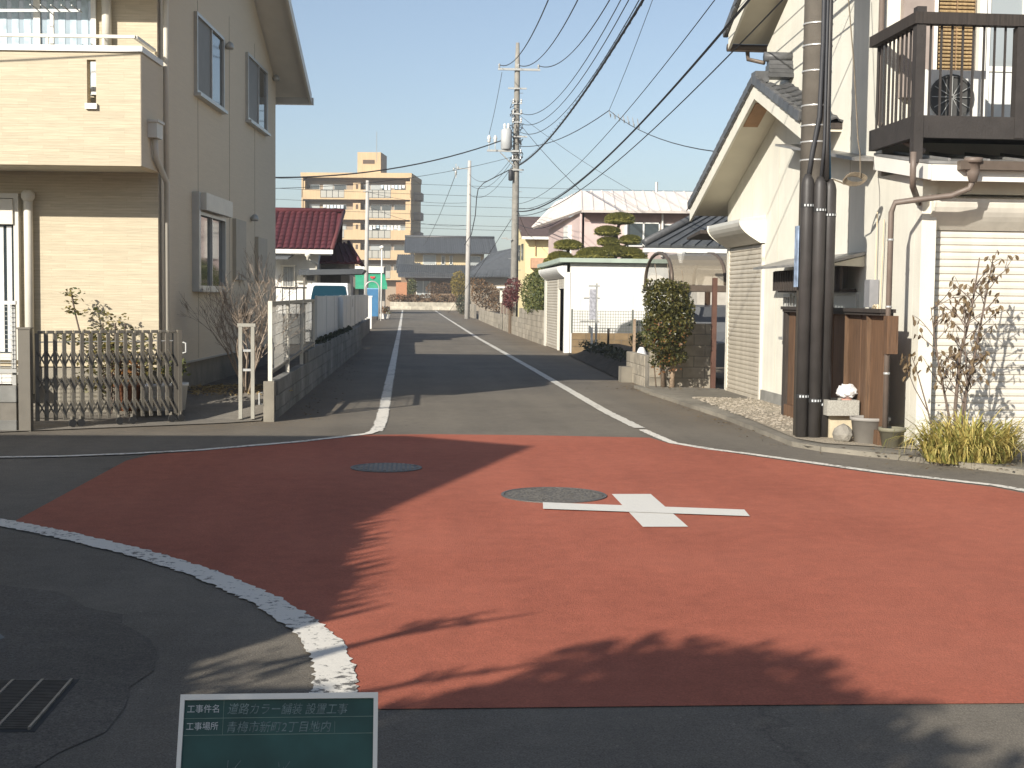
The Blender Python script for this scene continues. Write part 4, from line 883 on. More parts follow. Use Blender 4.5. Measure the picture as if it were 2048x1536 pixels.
# lily clump
t = thing('lily_clump', 'clump of arching yellow green strap leaves at the foot of the small tree', 'plant', (5.42, 12.65, .03))
rr = random.Random(9); mb = MB()
for k in range(720):
    a = rr.uniform(0, 6.3); q = math.sqrt(rr.random())*.38; c = Vector((5.44+q*math.cos(a)*1.05, 12.62+q*math.sin(a)*.75, .03)); a += rr.gauss(0, .6); L = rr.uniform(.36, .72); wd = rr.uniform(.006, .017)
    a += rr.gauss(0, .5); hd = Vector((math.cos(a), math.sin(a), 0)); sd = Vector((-hd.y, hd.x, 0)); el = rr.uniform(.8, 1.45); droop = rr.uniform(1.0, 2.9); p = c; vs = []
    for i in range(6):
        tt = i/5; ww_ = wd*(1-tt**2*.95); vs += [p - sd*ww_, p + sd*ww_]; e = el - droop*tt*tt*1.3; p = p + (hd*math.cos(e) + Vector((0, 0, math.sin(e))))*L/5
        if p.z < .02: p.z = .02
    mb.add(vs, [(2*i, 2*i+1, 2*i+3, 2*i+2) for i in range(5)])
mb.build('leaf_blade', lf_lily, t, recalc=False)['kind'] = 'stuff'

# ================================================================== NEAR UTILITY POLE
NP = thing('utility_pole', 'concrete utility pole at the near right corner with black cable covers on its foot', 'utility pole', (4.56, 14.92, 0))
mb = MB(); mb.tube([(4.56, 14.92, -.1), (4.545, 14.92, 6), (4.53, 14.92, 13.0)], [.178, .150, .105], 24); mb.build('shaft', pole_m, NP, True)
for i, (x, y, zt) in enumerate(((4.435, 14.78, 2.97), (4.565, 14.745, 2.94), (4.69, 14.79, 2.92))):
    mb = MB(); mb.lathe((x, y, 0), [(.072, 0), (.072, zt-.12), (.060, zt-.06), (.03, zt)], 16); co = mb.build('cable_cover', cover_m, NP, True)
    for z in (2.60-.05*i, .48-.045*i):
        MB().lathe((x, y, z), [(.075, 0), (.076, .008), (.076, .036), (.075, .044)], 16).build('warning_band', mat('band_black', (.03, .03, .03), .5), co)
        mb = MB()
        for q in range(4):
            a = -1.57 + (q-1.5)*.42; mb.lathe((0, 0, 0), [(0, 0)]*2, 3) if False else None
            cx, cy = x+.0775*math.cos(a), y+.0775*math.sin(a); tx, ty = -math.sin(a)*.009, math.cos(a)*.009
            mb.quad((cx-tx, cy-ty, z+.010), (cx+tx, cy+ty, z+.010), (cx+tx, cy+ty, z+.034), (cx-tx, cy-ty, z+.034))
        mb.build('band_mark', print_white, co)
for z in (3.12, 3.32, 3.5, 3.72, 4.1, 4.38, 4.62, 4.95, 5.4): MB().lathe((4.548, 14.92, z), [(.163, 0), (.166, .004), (.166, .016), (.163, .02)], 24).build('steel_band', band_m, NP, True)
mb = MB(); mb.tube([(4.435, 14.78, 2.9), (4.47, 14.765, 3.2), (4.535, 14.745, 3.6), (4.555, 14.745, 4.4), (4.55, 14.75, 8)], .026, 8); mb.build('riser_cable', cable_m, NP, True)
mb = MB(); mb.tube([(4.69, 14.80, 2.9), (4.665, 14.80, 3.4), (4.65, 14.81, 8)], .016, 6); mb.build('riser_cable', blue_cable, NP, True)
mb = MB(); mb.tube([(4.64, 14.765, 2.9), (4.635, 14.765, 3.3), (4.63, 14.77, 8)], .030, 8); mb.build('riser_cable', cover_m, NP, True)
mb = MB(); mb.tube([(4.57, 14.745, 2.92), (4.595, 14.735, 3.3), (4.595, 14.745, 8)], .018, 6); mb.build('riser_cable', cable_m, NP, True)
MB().box(4.345, 4.357, 14.80, 14.93, 1.72, 2.40).build('name_plate', blue_plate, NP)
for z in (8.2, 11.9, 12.4): MB().box(4.53-.9, 4.53+.9, 14.77, 14.84, z, z+.07).build('cross_arm', steel, NP)
mb = MB(); mb.tube([(4.72, 14.8, 2.92), (4.80, 14.75, 2.88), (4.84, 14.74, 2.86)], .009, 5)
for k in range(4): mb.tube([(4.93+.12*math.cos(q*.55)+.01*k, 14.72+.02*math.sin(q), 2.90+.055*math.sin(q*.55)+.012*k) for q in range(13)], .009, 5)
mb.tube([(5.0, 14.7, 2.95), (4.99, 14.7, 3.2), (4.97, 14.72, 3.34), (4.96, 14.9, 4.2), (4.80, 14.9, 5.6)], .007, 4)
o = mb.build('spare_cable_coil', mat('cable_dusty', (.16, .13, .09), .6, .3, 20)); tag(o, 'coil of spare dusty cable hanging right of the near utility pole', 'cable coil')

# ================================================================== RIGHT SIDE OF THE STREET, MIDDLE DISTANCE
def block_wall(name, label, p, q, rows, m, base=-.02, th=.12, bl=.397, bh=.195, parent=None, cap=False, offs=True):
    """wall of single blocks from p to q (x,y), courses from the ground up"""
    p = Vector((*p, 0)); q = Vector((*q, 0)); d = (q-p); L = d.length; d.normalize(); yaw = math.atan2(d.y, d.x)
    t = thing(name, label, 'wall', ((p.x+q.x)/2, (p.y+q.y)/2, base)); me = boxmesh('block', bl-.010, th, bh-.008, m, .006); he = boxmesh('block', bl/2-.010, th, bh-.008, m, .006)
    for r_ in range(rows):
        s = 0.0; first = offs and r_ % 2
        while s < L-.05:
            w_ = bl/2 if (first or L-s < bl*.75) else bl; first = False
            c = p + d*(s+w_/2); link('block', he if w_ < bl else me, (c.x, c.y, base+r_*bh), t, (0, 0, yaw)); s += w_
    nn = Vector((-d.y, d.x, 0))*(th*.5-.012); z1 = base+rows*bh-.010
    a, b = p+nn, q+nn; c, e = q-nn, p-nn; MB().prism([(v.x, v.y, base) for v in (a, b, c, e)], (0, 0, z1-base)).build('mortar', mortar, t)
    return t
# camellia wall, camellia, planter block, white bag
block_wall('garden_wall', 'weathered block wall behind the camellia shrub, next to the tan shutter', (4.30, 23.65), (5.42, 23.65), 6, block_m)
block_wall('garden_wall', 'short side wall of blocks running back from the camellia to the planting bed', (4.30, 23.75), (4.30, 25.6), 3, block_m)
t = thing('camellia', 'tall dense camellia shrub with glossy green and rusty leaves before the block wall', 'shrub', (4.58, 23.2, 0))
rr = random.Random(3)
mb = MB(); mb.tube([(4.62, 23.15, -.02), (4.63, 23.15, .4), (4.60, 23.15, .9), (4.58, 23.15, 1.5)], [.05, .042, .035, .02], 8); mb.build('trunk', bark_light, t, True)
mb = MB(); mb.tube([(4.48, 23.2, -.02), (4.46, 23.2, .45), (4.42, 23.2, 1.1)], [.045, .035, .02], 8); mb.tube([(4.36, 23.2, -.02), (4.30, 23.2, .5)], .012, 5); mb.build('trunk', bark, t, True)
blobs = [(4.46, 22.98, 1.52, .40, .46, .36), (4.52, 22.95, 1.15, .44, .48, .34), (4.46, 22.98, .84, .36, .42, .26), (4.60, 23.0, .58, .26, .34, .16), (4.38, 23.05, .5, .20, .2, .14), (4.42, 23.0, 1.80, .24, .26, .13), (4.70, 22.95, 1.74, .18, .24, .14), (4.20, 23.0, 1.72, .16, .2, .2), (4.80, 22.95, 1.42, .16, .3, .22), (4.16, 23.0, 1.15, .12, .2, .2)]
mb = MB(); leafcloud(mb, blobs, 11000, .056, .0, .40, 31); mb.build('foliage', lf_camellia, t, recalc=False)
mb = MB(); leafcloud(mb, [(b[0]-.02, b[1]-.12, b[2]-.1, b[3]*.9, b[4], b[5]) for b in blobs[1:5]], 260, .052, .0, .7, 32); mb.build('rust_leaves', lf_rust, t, recalc=False)
mb = MB()
for x, z in ((4.22, 1.7), (4.33, 1.95), (4.55, 1.95), (4.8, 1.85)): mb.tube([(x, 23.15, z-.4), (x-.02, 23.15, z+.05), (x-.05, 23.13, z+.22)], .006, 4)
mb.build('shoot', twig, t)
t = MB().box(4.03, 4.5, 25.0, 25.35, 0, .29).build('planter_block', concrete); tag(t, 'squared concrete block under the white bag at the end of the planting bed', 'block')
mb = MB(); mb.lathe((4.43, 25.15, .29), [(.13, 0), (.14, .06), (.12, .2), (.06, .34), (.035, .37)], 10); o = mb.build('white_bag', plastic_white, None, True); tag(o, 'white tied bag standing on the concrete block', 'bag')
# planting bed (dark earth mound) with low plants
mb = MB(); n = 14; m_ = 5; vs = []
for i in range(n+1):
    y = 25.6 + (36.9-25.6)*i/n; x0 = 4.10 + (y-25.6)*.030
    for j in range(m_+1):
        u = j/m_; vs.append((x0+u*1.5, y, .02 + .34*math.sin(min(1, u*2.2)*1.57) * min(1, (n-i)/2+.2) + rnd.uniform(-.05, .05)*(1 if 0 < j else 0)))
mb.add(vs, [(i*(m_+1)+j, i*(m_+1)+j+1, (i+1)*(m_+1)+j+1, (i+1)*(m_+1)+j) for i in range(n) for j in range(m_)]); struct(mb.build('planting_bed', mat('dark_soil', (.075, .06, .042), .95, .3, 6, .9, 25)))
mb = MB()
for k in range(18):
    y = 26 + k*.58; leafcloud(mb, [(4.45+.02*(y-26)+rnd.uniform(-.1, .4), y, .36, .25, .3, .10)], 60, .08, .2, .2, 60+k)
stuff(tag(mb.build('ground_cover', lf_dark, recalc=False), 'low dark leafy ground cover on the planting bed beside the street', 'plants'))
t = thing('small_bush', 'low bright green bush at the foot of the brown block wall', 'bush', (5.35, 30, .3)); mb = MB(); leafcloud(mb, [(5.35, 30, .62, .35, .35, .25)], 500, .08, 0, .3, 71); mb.build('foliage', lf_hedge, t, recalc=False)
# brown block wall with wire mesh before the white garage
block_wall('brown_block_wall', 'low brown block wall carrying a wire fence in front of the white garage', (4.62, 37.45), (7.8, 37.45), 3, block_brown, 0.02, .12)
wire_dark = mat('wire_dark', (.11, .12, .10), .6)
WF = thing('wire_fence', 'thin green grey wire fence on the brown block wall before the white garage', 'fence', (5.6, 37.45, .6))
for x in (4.62, 6.33, 7.8): MB().box(x-.022, x+.022, 37.43, 37.47, .59, 1.26).build('post', wire_dark, WF)
mb = MB()
for k in range(44): mb.box(4.62+k*.072, 4.630+k*.072, 37.445, 37.452, .62, 1.22)
for k in range(8): mb.box(4.62, 7.8, 37.452, 37.458, .64+k*.08, .650+k*.08)
stuff(mb.build('mesh_wire', wire_dark, WF))
t = thing('notice_post', 'grey post carrying a tall narrow faded notice board in front of the white garage', 'sign', (4.89, 34.5, .05))
MB().box(4.865, 4.905, 34.48, 34.52, 0, 1.95).build('post', steel, t); MB().box(4.70, 4.86, 34.47, 34.50, 1.02, 1.80).build('board', mat('faded_board', (.33, .33, .36), .6, .35, 22), t); MB().box(4.68, 4.96, 34.46, 34.53, 1.86, 1.90).build('bracket', steel, t)
for i, (x, y, h, m_, lb) in enumerate(((4.76, 34.4, .82, white_trim, 'short white stake left of the notice board'), (5.28, 35.0, .78, dark_wood, 'short dark wooden stake right of the notice board'), (4.60, 27.0, 1.16, bark_light, 'tall pale wooden stake beside the white bag'))):
    o = MB().box(x-.025, x+.025, y-.025, y+.025, 0, h).build('stake', m_); tag(o, lb, 'stake', 'stakes in the planting bed')
# carport with a barrel roof
t = thing('barrel_carport', 'brown framed carport with a clear curved barrel roof behind the camellia', 'carport', (5.6, 26.5, 0))
YA, YB = 24.7, 27.5; YM = (YA+YB)/2; RR_ = (YB-YA)/2
def arch(x): return [(x, YM-RR_*math.cos(k*math.pi/12), 1.84+.62*math.sin(k*math.pi/12)**.8) for k in range(13)]
for x in (4.90, 5.9, 6.9): 
    mb = MB(); mb.tube(arch(x), .035, 6); mb.build('arch', brown_metal, t, True)
A, B_ = arch(4.9), arch(6.9); mb = MB()
mb.add(A+B_, [(i, i+1, 14+i, 13+i) for i in range(12)]); mb.build('roof_sheet', poly, t, recalc=False)
MB().box(4.55, 6.95, YA-.04, YA+.04, 1.72, 1.83).build('beam', brown_metal, t); MB().box(4.86, 6.95, YB-.04, YB+.04, 1.72, 1.83).build('beam', brown_metal, t); MB().box(4.86, 4.94, YA+.04, YB-.04, 1.74, 1.82).build('beam', brown_metal, t)
for x, y in ((5.5, YB), (6.2, YB), (6.9, YB)): MB().box(x-.05, x+.05, y-.05, y+.05, 0, 1.72).build('post', brown_wood, t)
t = MB().box(5.36, 5.44, 23.36, 23.44, 0, 1.95).build('red_brown_post', mat('post_redbrown', (.105, .052, .036), .6)); tag(t, 'red brown post standing between the block wall and the tan shutter', 'post')
o = thing('parked_car', 'pale car half hidden under the barrel carport behind the block wall', 'car', (6.2, 26.2, 0))
cp = MB(); pf = [(25.0, .3), (25.0, .75), (25.5, .95), (25.95, 1.42), (27.2, 1.46), (27.4, 1.0), (27.4, .3)]
cp.prism([(5.55, y, z) for y, z in pf], (1.4, 0, 0)); cp.build('body', mat('car_silver', (.24, .245, .25), .3, .03, 3, metal=.5), o)
MB().prism([(5.53, 25.62, .98), (5.53, 26.0, 1.36), (5.53, 27.1, 1.38), (5.53, 27.2, 1.0)], (.018, 0, 0)).build('window', glass, o)
for y in (25.4, 27.0): 
    mb = MB(); mb.T = Matrix.Translation((5.54, y, .29)) @ Matrix.Rotation(RAD(90), 4, 'Y'); mb.lathe((0, 0, 0), [(.001, -.02), (.2, -.02), (.29, 0), (.29, .16)], 16); mb.build('wheel', rubber, o, True)
# white garage -----------------------------------------------------------------
t = thing('white_garage', 'white garage with green roof edge and partly open roller shutter facing the street', 'garage', (5.8, 41, 0))
MB().box(4.66, 8.5, 38.3, 38.42, 0, 2.56).build('wall', white_wall, t); MB().box(8.4, 8.5, 38.42, 44.2, 0, 2.6).build('wall', white_wall, t); MB().box(4.56, 8.5, 44.2, 44.3, 0, 2.6).build('wall', white_wall, t)
for k in range(12): MB().box(4.95+k*.3, 4.957+k*.3, 38.294, 38.302, .0, 2.55).build('panel_joint', mat('joint_white', (.68, .67, .63), .8), t)
MB().prism([(4.32, 38.1, 2.58), (4.32, 44.6, 2.54), (4.32, 44.6, 2.66), (4.32, 38.1, 2.70)], (4.4, 0, 0)).build('roof', green_trim, t)
MB().box(4.50, 4.655, 38.28, 38.48, 0, 2.3).build('pillar', white_trim, t); MB().box(4.53, 4.65, 43.6, 44.2, 0, 2.5).build('pillar', stucco, t)
TGr = Matrix(((0, 1, 0, 4.56), (-1, 0, 0, 0), (0, 0, 1, 0), (0, 0, 0, 1)))
shutter('g', '', TGr, -43.5, -40.25, .02, 2.12, shutter_tan, .085, t, ivory)
roller_box(TGr, -43.6, -38.3, 2.13, .30, .38, t, white_wall, white_wall)
f = MB(TGr); f.box(-40.2, -40.14, -.03, .03, 0, 1.88); f.box(-40.14, -38.52, -.03, .03, 1.84, 2.12); f.build('door_frame', ivory, t)
for k in range(3): MB(TGr).box(-40.14, -38.52, -.035, -.03, 1.87+k*.085, 1.94+k*.085).build('shutter_slat', shutter_tan, t)
MB(TGr).box(-40.14, -38.52, .6, .64, 0, 1.84).build('dark_opening', mat('interior', (.03, .028, .026), .9), t)
MB().box(5.05, 5.5, 38.28, 38.298, 1.56, 1.59).build('vent_bar', steel, t); MB().box(4.95, 5.5, 38.28, 38.298, .9, .93).build('vent_bar', steel, t)
t = thing('parked_car', 'silver car behind the wire fence at the foot of the white garage wall', 'car', (6.6, 37.9, .5))
cp = MB(); cp.prism([(5.9, 37.75, .55), (6.05, 37.75, .82), (6.35, 37.75, .95), (6.9, 37.75, .98), (7.3, 37.75, .6)], (0, .4, 0)); cp.build('body', MATS['car_silver'], t); MB().prism([(6.2, 37.735, .80), (6.4, 37.735, .91), (6.8, 37.735, .93), (6.8, 37.735, .80)], (0, .01, 0)).build('window', glass, t)
# block walls further up the right side
block_wall('garden_wall', 'pale block wall beyond the white garage beside the green hedge', (4.58, 44.3), (4.60, 54.2), 6, block_m)
block_wall('garden_wall', 'far stretch of pale block wall below the brown railing', (4.60, 54.6), (4.66, 64), 4, block_m)
t = block_wall('garden_wall', 'lowest block wall segment near the far pole on the right', (4.66, 66), (5.0, 92), 3, block_m, bl=.8, bh=.25)
t = thing('brown_railing', 'brown sheet railing on the far block wall right of the street', 'railing', (4.62, 61, .75))
for k in range(4): MB().box(4.60, 4.64, 57.5+k*2.0, 59.4+k*2.0, .80, 1.34).build('panel', mat('panel_brown', (.22, .15, .11), .6, .1, 4), t)
for k in range(5): MB().box(4.56, 4.66, 57.36+k*2.0, 57.5+k*2.0, .0, 1.38).build('post', concrete, t)
t = thing('gate_pillar', 'white rooflike letterbox pillar among the red shrub', 'pillar', (4.5, 58.5, 0)); MB().box(4.5, 4.62, 64.8, 64.95, 1.3, 2.0).build('post', ivory, t); MB().box(4.35, 4.8, 64.6, 65.2, 2.0, 2.08).build('cap', white_wall, t)

def shrub(name, label, cat, blobs, n, size, m, trunk=None, seed=1, group=None, stems=1):
    b0 = blobs[0]; t = thing(name, label, cat, (b0[0], b0[1], 0), group)
    mb = MB()
    for s in range(stems): mb.tube([(b0[0]+.1*s, b0[1], -.05), (b0[0]+.12*s, b0[1], b0[2]-b0[5]*.4), (b0[0], b0[1], b0[2])], [.07, .06, .03], 6)
    mb.build('trunk', trunk or bark, t)
    mb = MB(); leafcloud(mb, blobs, n, size, 0, .5, seed); mb.build('crown', m, t, recalc=False); return t
shrub('hedge_tree', 'rounded green hedge tree rising behind the pale block wall', 'tree', [(4.80, 47.5, 1.85, .50, 2.0, .85), (4.75, 46.2, 1.5, .42, 1.2, .55), (4.70, 50, 1.7, .45, 1.6, .8), (5.2, 48, 2.4, .6, 1.6, .45), (4.55, 48.5, 1.35, .35, 1.6, .3)], 7000, .10, lf_hedge, seed=12, stems=2)
shrub('red_shrub', 'dark red leaved shrub around the foot of the tall utility pole', 'shrub', [(4.50, 58.5, 1.55, .40, 1.2, .42), (4.75, 60, 2.05, .40, 1.0, .42), (4.35, 57.5, 1.3, .26, .8, .22)], 1500, .10, lf_red, seed=13, stems=2)
# hip roofed grey tiled house close behind the carport
t = thing('hip_roof_house', 'low house with dark grey tiled hip roof behind the barrel carport', 'house', (9, 34, 0))
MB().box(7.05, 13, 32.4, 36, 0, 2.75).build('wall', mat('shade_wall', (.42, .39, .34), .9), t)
def slope(name, par, a, b, c, d, m, th=.10, ribs=0, rm=None, rh=.05):
    """roof plane a-b along the eave, d-c along the ridge; raised ribs run from eave to ridge"""
    a, b, c, d = map(Vector, (a, b, c, d)); nn = (b-a).cross(d-a).normalized(); nn = nn if nn.z > 0 else -nn
    o = MB().prism([a, b, c, d], -nn*th).build(name, m, par)
    if ribs:
        for k in range(ribs+1):
            u = k/ribs; MB().bar(a.lerp(b, u)+nn*rh*.35, d.lerp(c, u)+nn*rh*.35, rh*1.6, rh, up=nn).build('tile_row', rm or m, o)
    return o
slope('roof', t, (5.6, 31.6, 2.84), (12.5, 31.6, 2.80), (10.8, 35.2, 4.75), (9.6, 35.2, 4.75), tile_dark, ribs=24)
slope('roof', t, (6.4, 36.3, 2.84), (5.6, 31.6, 2.84), (9.6, 35.2, 4.75), (9.6, 35.2, 4.75), tile_dark, ribs=0)
mb = MB(); mb.tube([(5.6, 31.6, 2.9), (9.6, 35.2, 4.82)], .09, 6); mb.build('hip_ridge', tile_grey, t, True)
MB().box(5.55, 12.5, 31.48, 31.6, 2.66, 2.76).build('gutter', white_wall, t); MB().box(7.0, 12.4, 32.3, 32.38, 2.46, 2.52).build('fascia', white_trim, t)
mb = MB(); mb.lathe((6.45, 31.5, 2.42), [(.04, 0), (.07, .12), (.1, .22), (.1, .27)], 8); mb.build('rain_hopper', white_wall, t)
# pink house with white metal roof
t = thing('pink_house', 'pale pink two storey house with white standing seam roof behind the pines', 'house', (8.5, 55, 0))
MB().box(6.80, 13, 52.6, 52.75, 0, 5.0).build('wall', pink_wall, t)
MB().prism([(6.80, 52.6, 0), (6.30, 60, 0), (6.30, 60, 4.6), (6.80, 52.6, 4.95)], (.12, 0, 0)).build('wall', pink_wall, t)
MB().box(6.94, 13, 52.585, 52.6, 4.55, 5.0).build('eave_shade_strip', mat('eave_shade_brown', (.30, .21, .18), .8), t)  # dark strip on the pink wall, the eave's shade put into its colour
slope('roof', t, (6.72, 51.9, 4.95), (13.2, 51.9, 5.0), (13.2, 54, 5.90), (6.95, 54, 5.85), roof_pinkwhite, .10, 15, roof_pinkwhite, .04)
slope('roof', t, (5.6, 60.5, 4.70), (6.72, 51.9, 4.95), (6.95, 54, 5.85), (6.7, 60.5, 5.85), roof_pinkwhite, .10, 9, roof_pinkwhite, .04)
for x0, x1, z0, z1 in ((8.6, 9.9, 3.6, 4.55), (10.0, 11.2, 3.75, 4.5)):
    f = MB(); f.box(x0, x1, 52.52, 52.6, z1-.05, z1); f.box(x0, x1, 52.52, 52.6, z0, z0+.05); f.box(x0, x0+.05, 52.52, 52.6, z0, z1); f.box(x1-.05, x1, 52.52, 52.6, z0, z1); xm = (x0+x1)/2; f.box(xm-.03, xm+.03, 52.52, 52.6, z0, z1)
    fo = f.build('window', white_wall, t); MB().box(x0+.05, xm-.03, 52.56, 52.58, z0+.05, z1-.05).build('pane', glass, fo); MB().box(xm+.03, x1-.05, 52.56, 52.58, z0+.05, z1-.05).build('pane', glass, fo)
MB().box(7.4, 8.5, 52.3, 52.6, 3.1, 3.5).build('balcony_rail', pink_wall, t); MB().box(9.95, 10.0, 52.4, 52.6, 3.2, 5.0).build('column', white_wall, t); MB().box(8.5, 8.58, 52.4, 52.6, 3.2, 5.0).build('column', white_wall, t)
MB().box(6.5, 6.66, 54.5, 56, 3.0, 4.5).build('storm_shutter', white_trim, t); mb = MB(); mb.tube([(6.78, 52.5, 0), (6.78, 52.5, 4.9)], .05, 6); mb.build('downpipe', pink_wall, t)
mb = MB(); mb.tube([(10, 54, 5.85), (10, 54, 6.25)], .06, 8); mb.build('flue', steel, t)
# yellow house with brown gable roof
t = thing('yellow_house', 'small pale yellow house with a dark brown roof right of the tall pole', 'house', (8, 77, 0))
MB().box(6.62, 9.5, 75.3, 82, 0, 5.0).build('wall', yellow_wall, t); slope('roof', t, (6.35, 74.7, 4.95), (9.6, 74.7, 4.95), (9.6, 78.5, 6.25), (6.3, 78.5, 6.25), brown_roof, .1)
slope('roof', t, (9.6, 82.3, 4.95), (6.35, 82.3, 4.95), (6.3, 78.5, 6.25), (9.6, 78.5, 6.25), brown_roof, .1); MB().box(6.35, 9.6, 74.6, 74.7, 4.78, 4.93).build('gutter', white_wall, t)
MB().prism([(6.6, 75.3, 5), (6.6, 82, 5), (6.6, 78.5, 6.1)], (.05, 0, 0)).build('gable', yellow_wall, t)
MB().box(7.15, 7.19, 75.2, 75.3, 3.9, 4.8).build('downpipe', tan_wood, t)
MB().box(6.9, 7.9, 74.4, 75.3, 3.2, 3.75).build('balcony', mat('balcony_salmon', (.45, .27, .17), .8), t)
for y in (76.5, 78.5, 80.2): MB().box(6.55, 6.62, y, y+.8, 3.7, 4.6).build('window', glass, t)
# cloud pruned pines ------------------------------------------------------------------
def needles(mb, b, n, r, ln=.10):
    for _ in range(n):
        a = r.uniform(0, 6.3); q = math.sqrt(r.random()); up = r.random()
        c = Vector((b[0]+b[3]*q*math.cos(a), b[1]+b[4]*q*math.sin(a), b[2]+ (b[5]*.92*math.sqrt(max(0, 1-q*q)) if up < .72 else -b[5]*.35*math.sqrt(max(0, 1-q*q)))))
        d = Vector((r.gauss(0, .5), r.gauss(0, .5), .9 if up < .72 else r.uniform(-.6, .3))).normalized()*ln*r.uniform(.6, 1.3); s = d.orthogonal().normalized()*ln*.15
        mb.add([c-s, c+s, c+d], [(0, 1, 2)])
def niwaki(label, pads, trunk, seed):
    r = random.Random(seed); t = thing('cloud_pruned_pine', label, 'tree', trunk[0], 'pruned pines behind the white garage')
    mb = MB(); mb.tube(trunk, [.13-.08*i/(len(trunk)-1) for i in range(len(trunk))], 8)
    for b in pads: 
        q = min(trunk, key=lambda p: abs(p[2]-(b[2]-.15))); mb.tube([q, ((q[0]+b[0])/2, (q[1]+b[1])/2, b[2]-.16), (b[0], b[1], b[2]-.03)], [.05, .04, .025], 6)
    mb.build('trunk', bark, t, True)
    for b in pads:
        mb = MB(); mb.add([(b[0]+b[3]*.74*math.cos(k*.5236)*math.cos(e), b[1]+b[4]*.74*math.sin(k*.5236)*math.cos(e), b[2]+b[5]*.62*math.sin(e)) for e in (-.35, 0, .5, 1.0) for k in range(12)], [(j*12+k, j*12+(k+1)%12, j*12+12+(k+1)%12, j*12+12+k) for j in range(3) for k in range(12)] + [tuple(range(36, 48)), tuple(range(11, -1, -1))]); needles(mb, b, int(9000*b[3]/.5*b[4]/.4), r, .085); 
        c = MB(); mb.build('foliage_pad', lf_pine, t, recalc=False)
niwaki('tallest cloud pruned pine with stacked flat pads above the garage roof',
       [(7.27, 46, 4.22, .50, .45, .24), (6.84, 45.9, 3.80, .43, .4, .19), (6.85, 45.8, 3.45, .36, .35, .16), (7.62, 45.9, 3.52, .36, .35, .17), (7.05, 45.6, 3.12, .5, .4, .22), (7.55, 45.6, 3.06, .48, .4, .20), (7.85, 45.5, 2.95, .3, .3, .16)],
       [(7.15, 46, 0), (7.2, 46, 2.0), (7.05, 46, 2.8), (7.25, 46, 3.3), (7.15, 46, 3.7), (7.27, 46, 4.2)], 41)
niwaki('middle pruned pine with one broad low pad left of the tallest pine', [(6.35, 45.4, 2.98, .62, .5, .27), (6.0, 45.6, 2.84, .4, .4, .18)], [(6.3, 45.5, 0), (6.25, 45.5, 1.8), (6.35, 45.5, 2.9)], 42)
niwaki('leftmost pruned pine with a rounded pad at the corner of the garage roof', [(5.45, 45.6, 3.30, .46, .42, .19), (5.2, 45.6, 2.86, .42, .4, .24), (4.95, 45.8, 2.72, .3, .3, .18)], [(5.55, 45.8, 0), (5.7, 45.8, 2.2), (5.5, 45.8, 2.9), (5.45, 45.7, 3.3)], 43)

# ================================================================== LEFT SIDE, MIDDLE DISTANCE
t = thing('red_roof_house', 'white one storey house with dark red tiled roof behind the parked van', 'house', (-4, 48, 0))
MB().box(-9, -2.95, 46.0, 46.15, 0, 3.0).build('wall', white_wall, t); MB().box(-3.09, -2.95, 46.15, 52, 0, 3.0).build('wall', white_wall, t)
for x in (-4.9, -4.2, -3.55): MB().box(x-.006, x+.006, 45.994, 46.004, .4, 2.95).build('panel_joint', MATS['joint_white'], t)
def tilerows(par, x0, x1, y0, z0, y1, z1, w_):
    n = int((x1-x0)/w_); me = None
    L = math.hypot(y1-y0, z1-z0); a = math.atan2(z1-z0, y1-y0)
    mb = MB(); k = 7; vs = []; fs = []
    nr = 10
    for j in range(nr):
        for e in (0, 1):
            for i in range(k+1):
                u = i/k; vs.append(((u-.5)*w_, (j+e*.98)*L/nr, .055*math.sin(math.pi*u)**.7 + (.018 if e == 0 else 0)))
    for j in range(nr):
        q = j*2*(k+1)
        for i in range(k): fs.append((q+i, q+i+1, q+k+1+i+1, q+k+1+i))
    me = bpy.data.meshes.new('tile_row'); me.from_pydata(vs, [], fs); me.materials.append(tile_red); me.polygons.foreach_set('use_smooth', [True]*len(me.polygons))
    for i in range(n): link('tile_row', me, (x0+(i+.5)*w_, y0, z0), par, (a, 0, 0))
MB().prism([(-9, 45.3, 3.06), (-2.45, 45.3, 3.06), (-2.25, 48.6, 4.50), (-9, 48.6, 4.50)], (0, 0, -.08)).build('roof', tile_red, t)
tilerows(t, -9, -2.35, 45.32, 3.07, 48.6, 4.50, .205)
MB().prism([(-9, 51.9, 3.06), (-2.45, 51.9, 3.06), (-2.25, 48.6, 4.50), (-9, 48.6, 4.50)], (0, 0, -.08)).build('roof', tile_red, t)
mb = MB(); mb.tube([(-9, 48.6, 4.55), (-2.2, 48.6, 4.55)], .10, 8); mb.build('ridge', tile_red, t, True)
mb = MB(); mb.tube([(-2.45, 45.3, 3.12), (-2.22, 48.6, 4.56)], .07, 6); mb.build('verge', mat('verge_shade', (.12, .035, .035), .6), t, True)
MB().box(-9, -2.42, 45.18, 45.32, 2.93, 3.07).build('gutter', white_wall, t); MB().box(-9, -2.5, 45.32, 46.0, 2.90, 2.94).build('soffit', white_trim, t)
mb = MB(); mb.lathe((-3.25, 45.25, 2.72), [(.04, 0), (.05, .1), (.10, .14), (.10, .22)], 8); mb.tube([(-3.25, 45.25, 2.75), (-3.0, 45.8, 2.6), (-3.0, 45.95, 2.5), (-3.0, 45.95, .3)], .04, 6); mb.build('downpipe', ivory, t, True)
